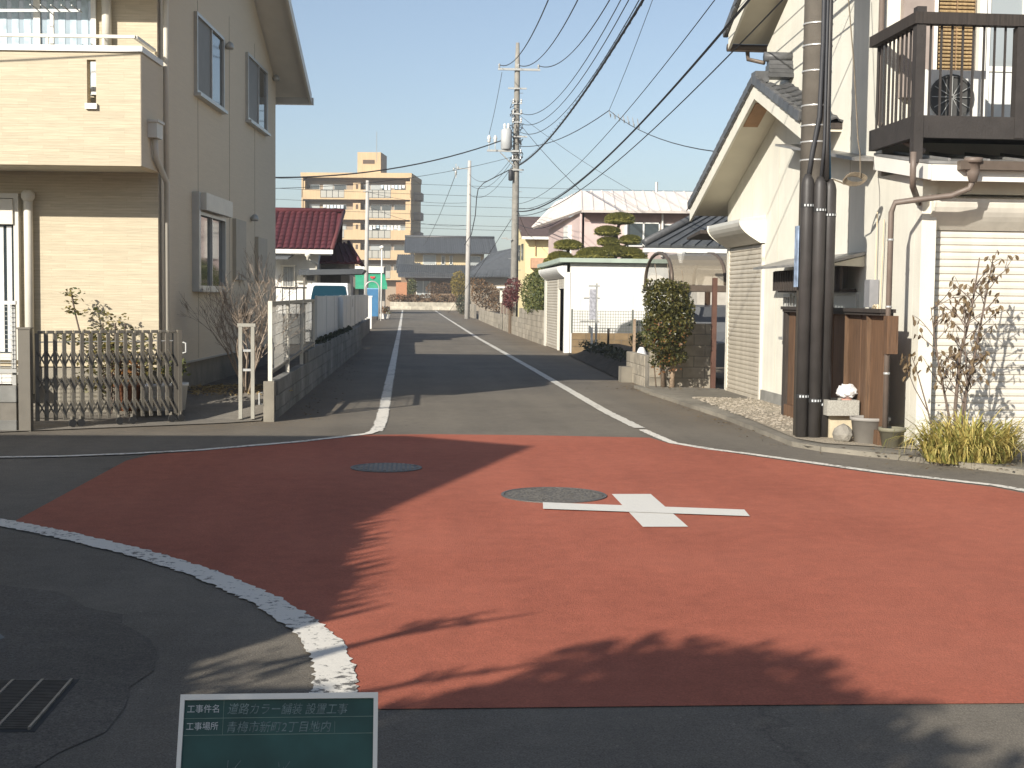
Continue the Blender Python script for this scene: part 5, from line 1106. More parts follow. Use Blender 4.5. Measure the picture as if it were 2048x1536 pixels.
# right wing with hip
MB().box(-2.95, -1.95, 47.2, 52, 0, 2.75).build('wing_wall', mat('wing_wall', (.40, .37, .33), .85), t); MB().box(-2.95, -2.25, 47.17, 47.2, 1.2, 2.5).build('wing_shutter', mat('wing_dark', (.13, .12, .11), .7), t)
slope('roof', t, (-3.0, 46.6, 2.70), (-1.62, 46.6, 2.70), (-2.05, 48.6, 3.42), (-3.0, 48.6, 3.42), tile_red, .07, 6, tile_red, .05)
slope('roof', t, (-1.62, 46.6, 2.70), (-1.62, 52, 2.70), (-2.05, 50.5, 3.42), (-2.05, 48.6, 3.42), tile_red, .07, 10, tile_red, .05)
mb = MB(); mb.tube([(-1.62, 46.58, 2.76), (-2.05, 48.6, 3.48)], .06, 6); mb.build('hip_ridge', tile_red, t, True)
f = MB(); f.box(-4.16, -3.72, 45.90, 45.995, 1.80, 1.86); f.box(-4.16, -4.11, 45.90, 45.995, 1.86, 2.50); f.box(-3.77, -3.72, 45.90, 45.995, 1.86, 2.50); f.box(-4.18, -3.70, 45.84, 45.995, 2.50, 2.57); fo = f.build('window', ivory, t)
for k in range(6): MB().box(-4.09+k*.055, -4.07+k*.055, 45.93, 45.95, 1.86, 2.48).build('window_bar', alu, fo)
MB().box(-4.11, -3.77, 45.96, 45.98, 1.86, 2.50).build('pane', glass_frost, fo)
MB().box(-3.66, -3.40, 45.88, 45.99, 1.98, 2.22).build('meter_box', ivory, t); MB().box(-3.32, -3.10, 45.9, 45.99, 2.05, 2.2).build('gas_meter', mat('meter_dark', (.10, .10, .10), .6), t)
MB().prism([(-5.2, 44.7, 2.72), (-3.85, 44.7, 2.72), (-3.7, 45.9, 2.92), (-5.2, 45.9, 2.92)], (0, 0, .05)).build('porch_roof', tile_dark, t)
t = thing('railing', 'black bar railing in front of the white wall of the red roofed house', 'railing', (-3.9, 43.5, .6))
for z in (1.80, 1.30): MB().box(-6, -3.15, 43.48, 43.53, z-.03, z+.02).build('rail', rubber, t)
br = boxmesh('bar', .03, .03, .95, rubber)
for k in range(13): link('bar', br, (-5.9+.22*k, 43.505, .85), t)
block_wall('garden_wall', 'grey block wall below the black bar railing, seen through the mesh fence', (-6, 43.6), (-3.2, 43.6), 5, block_grey, .0)
# kei van ---------------------------------------------------------------------------
t = thing('white_van', 'white boxy van with dark tinted windscreen parked behind the panel fence', 'van', (-2.72, 51, .3))
pf = [(49.0, .45), (49.0, 1.25), (49.08, 1.38), (49.35, 1.84), (49.6, 1.93), (52.2, 1.93), (52.3, 1.8), (52.3, .45)]
bm = bmesh.new(); 
def vanring(x, inset): return [bm.verts.new((x, y, z - (inset*.05 if z > 1.5 else 0))) for y, z in pf]
secs = [vanring(-3.42, 1), vanring(-3.36, .4), vanring(-2.08, .4), vanring(-2.02, 1)]
for s in (secs[0], secs[3]):
    for v in s:
        if v.co.z > 1.5: v.co.x += (.06 if v.co.x < -2.7 else -.06)
for a, b in zip(secs, secs[1:]):
    for i in range(len(pf)): bm.faces.new((a[i], b[i], b[(i+1) % len(pf)], a[(i+1) % len(pf)]))
bm.faces.new(secs[0]); bm.faces.new(secs[3][::-1]); bmesh.ops.recalc_face_normals(bm, faces=bm.faces)
me = bpy.data.meshes.new('body'); bm.to_mesh(me); bm.free(); me.materials.append(van_white); link('body', me, (0, 0, .1), t)
MB().prism([(-3.38, 49.07, 1.44), (-2.06, 49.07, 1.44), (-2.08, 49.16, 1.60), (-2.14, 49.33, 1.88), (-2.22, 49.36, 1.91), (-3.22, 49.36, 1.91), (-3.30, 49.33, 1.88), (-3.36, 49.16, 1.60)], (0, -.02, .012)).build('windscreen', glass_blue, t)
MB().box(-3.3, -2.14, 48.97, 49.0, 1.0, 1.12).build('grille', alu, t)
for x in (-3.22, -2.22): MB().box(x-.12, x+.12, 48.96, 49.0, 1.12, 1.3).build('headlight', glass_frost, t)
MB().box(-3.4, -2.04, 48.95, 49.02, .5, .72).build('bumper', panel_white, t); MB().box(-2.0, -1.88, 49.25, 49.3, 1.25, 1.5).build('mirror', rubber, t); MB().bar((-2.9, 49.02, 1.47), (-2.4, 49.04, 1.55), .02).build('wiper', rubber, t)
for y in (49.7, 51.7):
    for x in (-3.4, -2.14): 
        mb = MB(); mb.T = Matrix.Translation((x, y, .38)) @ Matrix.Rotation(RAD(90), 4, 'Y'); mb.lathe((0, 0, 0), [(.001, 0), (.2, 0), (.27, .02), (.27, .12), (.2, .14)], 16); mb.build('wheel', rubber, t, True)
t.location = (-2.41, 44.6, .28); t.scale = (.87, .9, .98)
t = thing('carport', 'flat dark carport roof above the parked white van', 'carport', (-2.7, 55, 0))
MB().prism([(-4.0, 54.6, 2.30), (-1.55, 54.6, 2.36), (-1.42, 54.6, 2.50), (-1.55, 54.6, 2.54), (-4.0, 54.6, 2.48)], (0, 2.4, 0)).build('roof', mat('carport_grey', (.05, .055, .06), .5), t)
for x, y in ((-3.8, 54.8), (-1.85, 54.8)): MB().box(x-.04, x+.04, y-.04, y+.04, 0, 2.3).build('post', alu_dark, t)
t.location = (-2.42, 45.15, 0); t.scale = (.84, .84, .965)
# green awning shop, blue locker, hoop, far thin poles
t = thing('awning_shop', 'small shop with white sign board above a bright green awning', 'shop', (-3.5, 122, 0))
MB().box(-9, -1.9, 121, 126, 0, 4.2).build('wall', mat('shop_wall', (.35, .31, .26), .8), t); MB().box(-5.4, -2.0, 120.5, 120.95, 3.58, 4.15).build('sign_board', white_wall, t)
MB().prism([(-6.5, 119.2, 2.42), (-1.65, 119.2, 2.42), (-1.95, 120.95, 3.58), (-6.5, 120.95, 3.58)], (0, 0, .05)).build('awning', green_awn, t); MB().box(-6.5, -1.65, 119.18, 119.22, 2.15, 2.45).build('awning_valance', green_awn, t)
h = MB()
hp = [(0, -.24), (.22, .02), (.2, .16), (.1, .2), (0, .1), (-.1, .2), (-.2, .16), (-.22, .02)]
TA = Matrix.Translation((-2.95, 120.1, 3.12)) @ Matrix.Rotation(RAD(33), 4, 'X'); h.T = TA
h.prism([(x, 0, z) for x, z in hp], (0, .03, 0)) if False else h.add([(x, z, .06) for x, z in hp], [tuple(range(len(hp)))]); h.build('heart_mark', red_mark, t)
MB().box(-4.2, -2.6, 120.9, 121.0, .1, 2.2).build('shop_window', glass, t)
t = thing('blue_locker', 'bright blue tarpaulin covered rack at the roadside left of the street end', 'rack', (-2.2, 90, 0))
MB().box(-2.56, -1.84, 90, 90.8, .2, 2.0).build('cover', blue_tarp, t); MB().box(-2.58, -1.82, 89.98, 90.82, 2.0, 2.06).build('top', mat('blue_pale', (.2, .38, .6), .5), t)
for x in (-2.5, -1.9): MB().box(x-.04, x+.04, 90.0, 90.8, 0, .2).build('foot', rubber, t)
o = MB(); o.tube([(-2.6, 88.5, 0)]+[(-2.2-.45*math.cos(k*.3142), 88.5, 2.05+.45*math.sin(k*.3142)) for k in range(11)]+[(-1.75, 88.5, 0)], .045, 6); o = o.build('hoop', steel, None, True); tag(o, 'grey curved pipe hoop standing over the blue covered rack', 'hoop')
for i, (x, y, z) in enumerate(((-1.55, 92.5, .25), (-1.35, 94, .2), (-1.5, 100, .3))):
    t = thing('flower_tub', ['white and pink potted flowers nearest the blue rack', 'pale flower tub by the far kerb', 'red and green flower tub beyond the blue rack'][i], 'flower pot', (x, y, 0), 'flower tubs along the far left kerb')
    MB().lathe((x, y, 0), [(.22, 0), (.3, z+.1), (.27, z+.1)], 10).build('tub', white_trim, t); mb = MB(); leafcloud(mb, [(x, y, z+.3, .34, .3, .25)], 120, .11, 0, .3, 80+i); mb.build('flowers', [lf_rust, lf_nandina, lf_red][i], t, recalc=False)

# ================================================================== STREET END
t = thing('tiled_house', 'two storey house with dark grey tiled roofs closing the end of the street', 'house', (5, 166, 0))
MB().box(1.0, 9.4, 164, 172, 0, 7.0).build('wall', mat('end_wall', (.52, .41, .24), .85, .06, 1), t)
MB().box(-.6, 9.6, 162.4, 164, 0, 4.5).build('lower_wall', mat('end_wall_low', (.20, .14, .09), .85), t)
slope('roof', t, (-.2, 162.2, 6.80), (10.9, 162.2, 6.80), (10.7, 166.5, 8.75), (-.1, 166.5, 8.75), tile_dark, .12, 42, tile_dark, .07)
mb = MB(); mb.tube([(-.2, 166.5, 8.85), (10.8, 166.5, 8.85)], .16, 8); mb.build('ridge', tile_grey, t, True)
slope('roof', t, (-1.1, 160.6, 4.35), (9.2, 160.6, 4.35), (9.2, 163.4, 5.35), (-.9, 163.4, 5.35), tile_dark, .12, 40, tile_dark, .07)
slope('roof', t, (-1.2, 163.2, 5.0), (1.6, 163.2, 5.0), (1.6, 165.5, 6.6), (-1.0, 165.5, 6.6), tile_dark, .12, 10, tile_dark, .07)
slope('roof', t, (-.9, 159.2, 3.85), (7.4, 159.2, 3.85), (7.4, 160.8, 4.3), (-.9, 160.8, 4.3), tile_grey, .12, 34, tile_grey, .07)
for x0, x1, z0, z1, g_ in ((2.0, 3.6, 5.35, 6.6, glass_frost), (4.2, 4.7, 5.4, 6.5, glass), (5.2, 5.6, 5.4, 6.5, glass), (7.6, 9.0, 5.3, 6.5, glass_frost)):
    f = MB(); f.box(x0, x1, 163.92, 164, z0, z0+.08); f.box(x0, x1, 163.92, 164, z1-.08, z1); f.box(x0, x0+.07, 163.92, 164, z0, z1); f.box(x1-.07, x1, 163.92, 164, z0, z1); fo = f.build('window', white_trim, t); MB().box(x0+.07, x1-.07, 163.95, 163.98, z0+.08, z1-.08).build('pane', g_, fo)
f = MB(); f.box(1.2, 2.9, 162.3, 162.4, 1.4, 1.5); f.box(1.2, 1.3, 162.3, 162.4, 1.5, 3.4); f.box(2.8, 2.9, 162.3, 162.4, 1.5, 3.4); f.box(2.0, 2.08, 162.3, 162.4, 1.5, 3.4); fo = f.build('window', white_trim, t); MB().box(1.3, 2.8, 162.34, 162.38, 1.5, 3.4).build('pane', glass_frost, fo)
MB().box(-1.2, .1, 161.5, 162.4, 1.2, 3.2).build('shed_wall', mat('salmon_wall', (.40, .19, .10), .85), t)
t = thing('hip_roof_house', 'dark hip roofed low house to the right of the far thin pole', 'house', (9.5, 152, 0))
MB().box(7.2, 14, 151, 158, 0, 3.8).build('wall', mat('end_wall2', (.25, .21, .16), .85), t); slope('roof', t, (6.2, 149.5, 3.75), (14.5, 149.5, 4.0), (12.5, 154, 7.2), (9.8, 154, 6.6), tile_dark, .12, 26, tile_dark, .07)
slope('roof', t, (6.2, 158, 3.75), (6.2, 149.5, 3.75), (9.8, 154, 6.6), (9.8, 154.2, 6.6), tile_dark, .12)
t = block_wall('low_stone_wall', 'low pale stone wall across the end of the street below the brown hedge', (-1.8, 154), (6.4, 154), 2, mat('stone_pale', (.42, .38, .30), .9, .2, 4, rand=.2), 0, .25, .8, .45)
t = thing('clipped_hedge', 'long russet clipped hedge on top of the low wall at the street end', 'hedge', (2, 155, .9)); mb = MB(); leafcloud(mb, [(x, 155, 1.3, 1.2, .6, .55) for x in (-1, .6, 2.2, 3.8, 5.4)], 2600, .20, 0, .6, 91); mb.build('foliage', lf_brown, t, recalc=False)
shrub('garden_tree', 'bare reddish garden tree in front of the dark house at the street end', 'tree', [(3.2, 158, 2.4, 1.0, .6, .8), (4.6, 158, 2.6, .8, .6, .7)], 700, .18, lf_brown, seed=92)
shrub('garden_tree', 'bushy olive tree left of the white window at the street end', 'tree', [(.7, 158, 2.6, .6, .6, 1.1)], 700, .2, lf_hedge, seed=93)
shrub('yellow_shrub', 'yellow green rounded tree left of the far thin pole', 'tree', [(5.2, 134, 2.8, .85, .9, 1.4)], 1600, .17, lf_yellow, seed=94)
shrub('dark_shrub', 'dark green clipped shrub below the yellow green tree by the far pole', 'shrub', [(5.0, 118, .9, .7, .9, .9)], 1100, .15, lf_dark, seed=95)
shrub('dark_shrub', 'mixed dark garden shrubs right of the far thin pole', 'shrub', [(6.6, 112, 1.7, 1.3, 1.2, 1.1), (7.4, 110, 1.2, .9, 1.2, .9), (5.9, 112, 2.6, .9, 1, .6)], 2600, .17, lf_brown, seed=96)
block_wall('garden_wall', 'far low pale wall along the right kerb beyond the second pole', (5.0, 98), (5.3, 128), 2, block_m, 0, .2, 1.2, .5)
# apartment block ----------------------------------------------------------------
ap = thing('apartment_block', 'tan six storey apartment block with long balconies far behind the street end', 'apartment building', (-7, 198, 0))
TAp = Matrix.Translation((.62, 195, 0)) @ Matrix.Rotation(RAD(-8), 4, 'Z')
def am(): return MB(TAp)
FH = 2.87; BW = 15.85
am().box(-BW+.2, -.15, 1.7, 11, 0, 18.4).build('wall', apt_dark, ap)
am().box(-.14, 0, 0, 11, 0, 18.4).build('side_wall', apt_tan, ap); am().box(-BW, -BW+.2, 0, 11, 0, 18.4).build('side_wall', apt_tan, ap)
am().box(-BW-.1, .1, -.15, 11.1, 18.4, 19.1).build('roof_parapet', apt_tan, ap)
tw = am(); tw.box(-8.1, -4.7, 2, 7, 19.1, 22.25); tw = tw.build('roof_tower', apt_tan, ap); am().box(-7.3, -5.6, 1.95, 2.02, 20.6, 21.15).build('tower_opening', mat('opening', (.10, .07, .05), .9), tw); am().box(-4.69, -4.6, 2.2, 7, 19.1, 22.2).build('tower_side', mat('apt_side', (.36, .30, .24), .85), tw)
o_ = am(); o_.tube([(-5.3, 2.0, 20.8), (-5.3, 2.0, 25.2)], .04, 4); o_.build('aerial_mast', steel, ap)
W_ = BW/1300.0
for fl in range(1, 6):
    z = 18.4 - FH*(fl) ; zt = z + 1.18
    am().box(-BW, 0, -.02, 1.7, z-.22, z).build('floor_slab', apt_tan, ap)
    for u0, u1 in ((0, 225), (510, 768), (1062, 1300)): am().box(-BW+u0*W_, -BW+u1*W_, 0, .14, z, zt).build('balcony_parapet', apt_tan, ap)
    for u0, u1 in ((225, 510), (768, 1062)):
        g = am(); x0, x1 = -BW+u0*W_, -BW+u1*W_
        g.box(x0, x1, .02, .08, zt-.06, zt); g.box(x0, x1, .02, .08, z, z+.06)
        for k in range(5): g.box(x0+(x1-x0)*k/4-.03, x0+(x1-x0)*k/4+.03, .02, .08, z, zt)
        go = g.build('balcony_railing', rubber, ap); am().box(x0+.05, x1-.05, .05, .06, z+.07, zt-.07).build('railing_panel', mat_glass('rail_glass', (.30, .29, .25), .3) if 'rail_glass' not in MATS else MATS['rail_glass'], go)
    am().box(-BW+612*W_, -BW+700*W_, .15, 1.7, z+.3, z+2.15).build('partition', apt_tan, ap); am().box(-BW+645*W_, -BW+672*W_, .12, .16, z+1.3, z+1.95).build('partition_opening', mat('opening', (.10, .07, .05), .9), ap)
    for u0, u1, zz in ((70, 190, .9), (230, 350, 0), (360, 510, 0), (720, 790, .9), (800, 920, 0), (930, 1050, 0), (1080, 1230, .9)):
        f = am(); x0, x1 = -BW+u0*W_, -BW+u1*W_; f.box(x0, x1, 1.62, 1.70, z+zz, z+2.05); fo = f.build('window', alu, ap); am().box(x0+.06, x1-.06, 1.58, 1.615, z+zz+.08, z+1.98).build('pane', glass if (u0+fl) % 3 else glass_frost, fo)
    am().box(-BW+.2, -BW+40*W_, .15, 1.7, z, z+2.4).build('end_pier', apt_tan, ap); am().box(-BW+1235*W_, -.15, .15, 1.7, z, z+2.4).build('end_pier', apt_tan, ap)
    sb = am(); sb.box(0, 1.0, 3.0, 6.5, z, z+1.1); sb.build('side_balcony', mat('apt_side', (.36, .30, .24), .85), ap)
for i, (fl, u0, n_, lb) in enumerate(((1, 935, 7, 'white laundry row on the top floor balcony of the apartment block'), (2, 250, 6, 'laundry on the left balcony of the second floor from the top of the apartment block'), (3, 760, 10, 'long white laundry row on the third floor from the top of the apartment block'))):
    z = 18.4-FH*fl; t = thing('laundry', lb, 'laundry', TAp @ Vector((-BW+u0*W_, .3, z+1.2)), 'laundry on the apartment balconies')
    am().box(-BW+u0*W_, -BW+(u0+n_*42)*W_, .3, .33, z+1.85, z+1.88).build('pole', steel, t)
    for k in range(n_): am().box(-BW+(u0+4+k*42)*W_, -BW+(u0+34+k*42)*W_, .30, .34, z+1.85-rnd.uniform(.35, .8), z+1.85).build('cloth', rnd.choice([white_wall, white_wall, panel_white, curtain_blue]), t)

# ================================================================== FAR POLES AND CABLES
def insulator(mb, x, y, z, s=1.0): mb.lathe((x, y, z), [(.02*s, 0), (.06*s, .04*s), (.04*s, .1*s), (.07*s, .14*s), (.03*s, .24*s)], 8)
MP = thing('utility_pole', 'tallest grey utility pole with cross arm and transformer in mid street', 'utility pole', (5.3, 66, 0))
mb = MB(); mb.tube([(5.27, 66, -.1), (5.29, 66, 7), (5.305, 66, 12.6), (5.31, 66, 13.85)], [.20, .165, .13, .085], 16); mb.build('shaft', mat('pole_weathered', (.27, .255, .225), .88, .16, 5, .2, 70, dirt=.3), MP, True)
MB().box(4.36, 6.40, 65.78, 65.87, 12.50, 12.60).build('cross_arm', steel, MP)
for x in (4.42, 5.35, 6.32): 
    mb = MB(); insulator(mb, x, 65.82, 12.6, .9); mb.build('insulator', steel, MP, True)
mb = MB(); mb.lathe((4.79, 65.7, 8.68), [(.20, 0), (.27, .05), (.27, .9), (.22, .98), (.10, 1.02)], 16); tr = mb.build('transformer', mat('transformer_grey', (.40, .41, .41), .5, .06, 4), MP, True)
for x in (4.7, 4.88): 
    mb = MB(); insulator(mb, x, 65.7, 9.68, 1.1); mb.build('bushing', white_trim, tr, True)
MB().box(3.85, 5.4, 65.62, 65.72, 8.58, 8.67).build('bracket', steel, MP); MB().bar((4.5, 65.7, 8.55), (5.2, 65.8, 7.9), .05).build('brace', steel, MP)
for x in (3.95, 4.25): 
    mb = MB(); insulator(mb, x, 65.67, 9.0, 1.5); mb.tube([(x, 65.67, 8.6), (x, 65.67, 9.05)], .02, 5); mb.build('fuse_cutout', panel_white, MP, True)
mb = MB(); rr = random.Random(8)
for k in range(54): 
    z = rr.uniform(8.0, 11.0); a = rr.uniform(0, 6.3); mb.tube([(5.3+.15*math.cos(a), 66+.15*math.sin(a), z), (5.3+.33*math.cos(a), 66+.3*math.sin(a), z+rr.uniform(-.2, .2)), (5.3+.2*math.cos(a+.6), 66+.2*math.sin(a+.6), z+rr.uniform(-.5, .3))], .018, 4)
mb.build('jumper_wire', cable_m, MP)
for z in (10.9, 10.4, 10.0, 8.5, 8.2): 
    mb = MB(); mb.box(5.06, 5.54, 65.8, 65.86, z, z+.06); insulator(mb, 5.12, 65.8, z+.05, .8); insulator(mb, 5.5, 65.8, z+.05, .8); mb.build('rack', band_m, MP)
for z, hw in ((11.6, .45), (9.3, .5), (7.7, .35)): MB().box(5.3-hw, 5.3+hw, 65.74, 65.80, z, z+.07).build('short_arm', steel, MP)
mb = MB(); mb.lathe((5.02, 65.75, 7.2), [(.05, 0), (.11, .03), (.11, .5), (.05, .55)], 10); mb.build('closure_box', cable_m, MP, True)
mb = MB(); 
for z in range(2, 12): mb.tube([(5.14-.0*z, 66, z*.95+.6), (4.98, 66, z*.95+.6)], .012, 4); mb.tube([(5.44, 66, z*.95+1.0), (5.6, 66, z*.95+1.0)], .012, 4)
mb.build('step_bolt', steel, MP)
mb = MB(); mb.box(4.86, 5.12, 65.75, 65.85, 4.35, 4.40); mb.box(4.62, 4.9, 65.72, 65.88, 4.40, 4.46); mb.build('street_lamp_arm', steel, MP)
P2 = thing('utility_pole', 'shorter slender grey pole with a side bracket near the right kerb far up the street', 'utility pole', (4.37, 96, 0))
mb = MB(); mb.tube([(4.33, 96, -.1), (4.38, 96, 6), (4.41, 96, 11.15)], [.19, .16, .12], 14); mb.build('shaft', mat('pole_pale', (.42, .40, .37), .85, .08, 4), P2, True)
MB().box(3.42, 4.45, 95.9, 95.97, 10.55, 10.62).build('bracket', steel, P2); MB().box(3.42, 3.48, 95.9, 95.97, 9.9, 10.9).build('bracket', steel, P2)
mb = MB(); insulator(mb, 3.45, 95.93, 10.1, 1.5); insulator(mb, 3.6, 95.93, 10.5, 1.0); insulator(mb, 3.3, 95.93, 10.4, 1.0); mb.build('insulator', steel, P2, True)
P3 = thing('utility_pole', 'pale pole rising in front of the apartment block', 'utility pole', (-2.84, 98, 0)); mb = MB(); mb.tube([(-2.88, 98, 0), (-2.80, 98, 9.8)], [.17, .12], 12); mb.build('shaft', MATS['pole_pale'], P3, True); MB().box(-3.1, -2.5, 97.8, 97.9, 9.0, 9.06).build('cross_arm', steel, P3)
P4 = thing('lamp_post', 'thin white lamp post with a small round lamp left of the street', 'lamp post', (-1.55, 85, 0)); mb = MB(); mb.tube([(-1.56, 85, 0), (-1.52, 85, 4.5)], .045, 8); mb.build('shaft', panel_white, P4, True); mb = MB(); mb.lathe((-1.52, 85, 4.48), [(.05, 0), (.14, .06), (.14, .16), (.04, .22)], 10); mb.build('lamp', white_trim, P4, True)

def cable(label, pts, r, group='overhead cables', m=None):
    mb = MB(); mb.tube(pts, r, 4, caps=False); o = mb.build('cable', m or cable_m); tag(o, label, 'cable', group); return o
for i, (xa, za, xb, zb, sg, lb) in enumerate(((4.42, 12.75, 3.75, 12.6, 2.45, 'high voltage cable from the left end of the tall pole cross arm'), (5.35, 12.75, 4.53, 12.6, 2.45, 'high voltage cable from the middle of the tall pole cross arm'), (6.32, 12.75, 5.35, 12.6, 2.5, 'high voltage cable from the right end of the tall pole cross arm'))):
    cable(lb, catenary((xa, 65.8, za), (xb, 14.8, zb), sg, 28), .020)
for z0, z1, sg, xo, lb in ((10.5, 10.3, 2.1, .15, 'upper low voltage cable sagging between the two big poles'), (10.0, 9.9, 2.0, .15, 'middle low voltage cable sagging between the two big poles'), (9.55, 9.5, 1.9, .2, 'lower low voltage cable sagging between the two big poles')):
    cable(lb, catenary((5.3+xo, 65.9, z0), (4.55+xo, 14.9, z1), sg, 26), .014)
# lashed bundle: two thick cables with a spiral round them
b1 = catenary((5.40, 66, 7.95), (4.72, 14.9, 8.75), .95, 60)
mb = MB(); mb.tube(b1, .030, 6, caps=False); mb.tube([p+Vector((.03, 0, .06)) for p in b1], .016, 4, caps=False)
sp = []
for i in range(len(b1)-1):
    for k in range(6): 
        a = (i*6+k)*1.1; q = b1[i].lerp(b1[i+1], k/6); sp.append(q + Vector((.055*math.cos(a), 0, .03+.055*math.sin(a))))
mb.tube(sp, .006, 3, caps=False); o = mb.build('cable_bundle', cable_m); tag(o, 'thick spirally lashed cable bundle running up from the tall pole to the top right', 'cable', 'overhead cables')
cable('thick cable end dropping from the bundle to a black joint left of the tall pole', [(5.3, 66.2, 7.93), (5.0, 75, 8.25), (4.75, 84, 8.60), (4.62, 88, 8.55), (4.55, 88.5, 8.0), (4.5, 89, 6.9), (4.3, 90, 5.7), (3.9, 91, 5.05), (4.2, 95.8, 5.3)], .030)
b2 = catenary((5.35, 65.9, 5.75), (4.62, 14.85, 5.95), .95, 40)
cable('lower thick communication cable along the right side of the street', b2, .026)
cable('second thin communication cable beside the lower thick one', [p + Vector((.1, 0, .12)) for p in b2], .011)
cable('third communication cable just under the lower thick one', catenary((5.35, 65.9, 5.55), (4.75, 14.9, 5.55), .85, 30), .014)
cable('fourth thin communication cable along the right side of the street', catenary((5.35, 65.9, 6.1), (4.55, 14.85, 6.5), .9, 30), .010)
cable('service drop from the tall pole to the pink house roof', catenary((5.35, 66, 10.1), (7.0, 54, 5.8), .12, 10), .016)
J = (6.1, 41, 7.25)
cable('service cable from the tall pole to the mid span junction', catenary((5.4, 66, 8.9), J, .35, 12), .016); cable('service cable from the mid span junction down to the cream house', catenary(J, (5.6, 21.5, 3.9), .3, 12), .010)
cable('thin stay cable rising from the mid span junction', catenary(J, (5.0, 15, 12.2), .5, 12), .008)
mb = MB()
for k in range(7): mb.tube([(6.1+.06*k, 41-.5*k, 7.22-.10*k), (6.15+.06*k, 41-.5*k, 7.05-.12*k), (6.12+.06*k, 41-.5*k-.2, 7.12-.12*k)], .012, 4)
o = mb.build('cable_spiral', band_m); tag(o, 'light spiral cable hanger hanging at the mid span junction', 'cable hanger')
cable('thick cable crossing the street from the transformer to the beige house', catenary((4.7, 66, 9.2), (-12, 46, 6.2), 1.3, 24), .028); cable('thin cable under the one crossing to the beige house', catenary((5.2, 66, 8.4), (-12, 46, 5.4), .9, 20), .010)
cable('jumper wire from the cross arm down to the fuse cutouts', catenary((4.55, 65.8, 12.4), (3.95, 65.7, 9.4), .15, 8), .012)
for i, (a, b, s, lb) in enumerate((((5.2, 66, 8.55), (4.4, 96, 10.2), .9, 'upper'), ((5.2, 66, 8.35), (4.4, 96, 9.5), .8, 'middle'), ((5.2, 66, 8.1), (4.4, 96, 8.8), .8, 'lower'))): cable(lb + ' of three cables between the transformer and the slender far pole', catenary(a, b, s, 14), .013)
for i, z in enumerate((9.6, 8.6, 7.5, 6.6, 5.6, 5.2)): cable(('topmost', 'second from top', 'third from top', 'fourth from top', 'second lowest', 'lowest')[i] + ' of the level cables crossing in front of the apartment block', catenary((-45, 138, z+5.0), (45, 138, z+3.2), .8, 16), .018, 'level cables across the far street')
cable('cable from the slender far pole down to the tiled house', catenary((3.45, 96, 10.2), (2.0, 162, 7.5), .5, 10), .02); cable('thin cable from the slender far pole to the pale left pole', catenary((4.35, 96, 8.2), (-2.82, 98, 9.0), .3, 10), .012); cable('second thin cable from the slender far pole to the left', catenary((4.35, 96, 6.6), (-2.82, 98, 8.0), .5, 10), .012)
cable('slack cable from the tall pole to the yellow house', catenary((5.3, 66, 6.2), (7.0, 75, 4.9), .4, 10), .014); cable('second slack cable from the tall pole to the pink house', catenary((5.3, 66, 5.2), (6.9, 56, 5.2), .5, 10), .014)
cable('thin wire falling from the tall pole towards the lane behind', catenary((5.3, 66, 10.5), (13, 60, 5.0), .4, 10), .009); cable('steep stay wire from the tall pole down behind the slender pole', catenary((5.25, 66.2, 5.6), (3.0, 96, .4), .1, 10), .016)

cable('upper cable of the side street crossing above the viewpoint', catenary((4.5, 14.9, 6.1), (-26, 13.6, 6.3), .35, 24), .010); cable('lower cable of the side street crossing above the viewpoint', catenary((4.5, 14.9, 5.45), (-26, 13.9, 5.5), .25, 24), .012)
# ================================================================== CHALK BOARD IN FRONT
CB = thing('chalk_board', 'green works notice board with white frame and chalk writing standing at the bottom edge', 'notice board', (-.285, 3.0, 0))
yaw = math.radians(-1.0); lean = math.radians(24)
TB = Matrix.Translation((-.287, 3.128, .638)) @ Matrix.Rotation(RAD(0), 4, 'Z') @ Matrix.Rotation(RAD(90)-lean, 4, 'X')     # local x right, y up the board, z out to the viewer
def bb(): return MB(TB)
HW, HH = .2235, .62
bb().box(-HW, HW, -HH, 0, -.012, 0).build('board', green_board, CB)
fr = bb(); fr.box(-HW-.004, HW+.004, -.010, .003, -.014, .008); fr.build('frame', white_trim, CB); fr = bb(); fr.box(-HW-.004, -HW+.006, -HH, -.010, -.014, .008); fr.build('frame', white_trim, CB); fr = bb(); fr.box(HW-.006, HW+.004, -HH, -.010, -.014, .008); fr.build('frame', white_trim, CB); fr = bb(); fr.box(-HW-.004, HW+.004, -HH-.01, -HH, -.014, .008); fr.build('frame', white_trim, CB)
ln = bb(); ln.box(-HW+.006, HW-.006, -.0515, -.0505, 0, .0006); ln.box(-HW+.006, HW-.006, -.0895, -.0885, 0, .0006); ln.box(-.1285, -.1278, -.0885, -.010, 0, .0008); ln.box(.128, .1286, -.0875, -.062, 0, .0006); ln.build('ruled_line', board_line, CB)
def at(x, y): return TB @ Matrix.Translation((x, y, .0012))
text_mesh('工事件名', .0200, print_white, 'printed_text', CB, at(-.2120, -.0370), .95, 0)
text_mesh('工事場所', .0195, print_white, 'printed_text', CB, at(-.2120, -.0760), .95, 0)
text_mesh('道路カラー舗装 設置工事', .0275, chalk, 'chalk_text', CB, at(-.120, -.0405) @ Matrix.Rotation(-.012, 4, 'Z') @ Matrix(((1, .18, 0, 0), (0, 1, 0, 0), (0, 0, 1, 0), (0, 0, 0, 1))), .89, 0)
text_mesh('青梅市新町2丁目地内', .0270, chalk, 'chalk_text', CB, at(-.122, -.0815) @ Matrix.Rotation(-.006, 4, 'Z') @ Matrix(((1, .18, 0, 0), (0, 1, 0, 0), (0, 0, 1, 0), (0, 0, 0, 1))), .94, 0)
sk = bb()
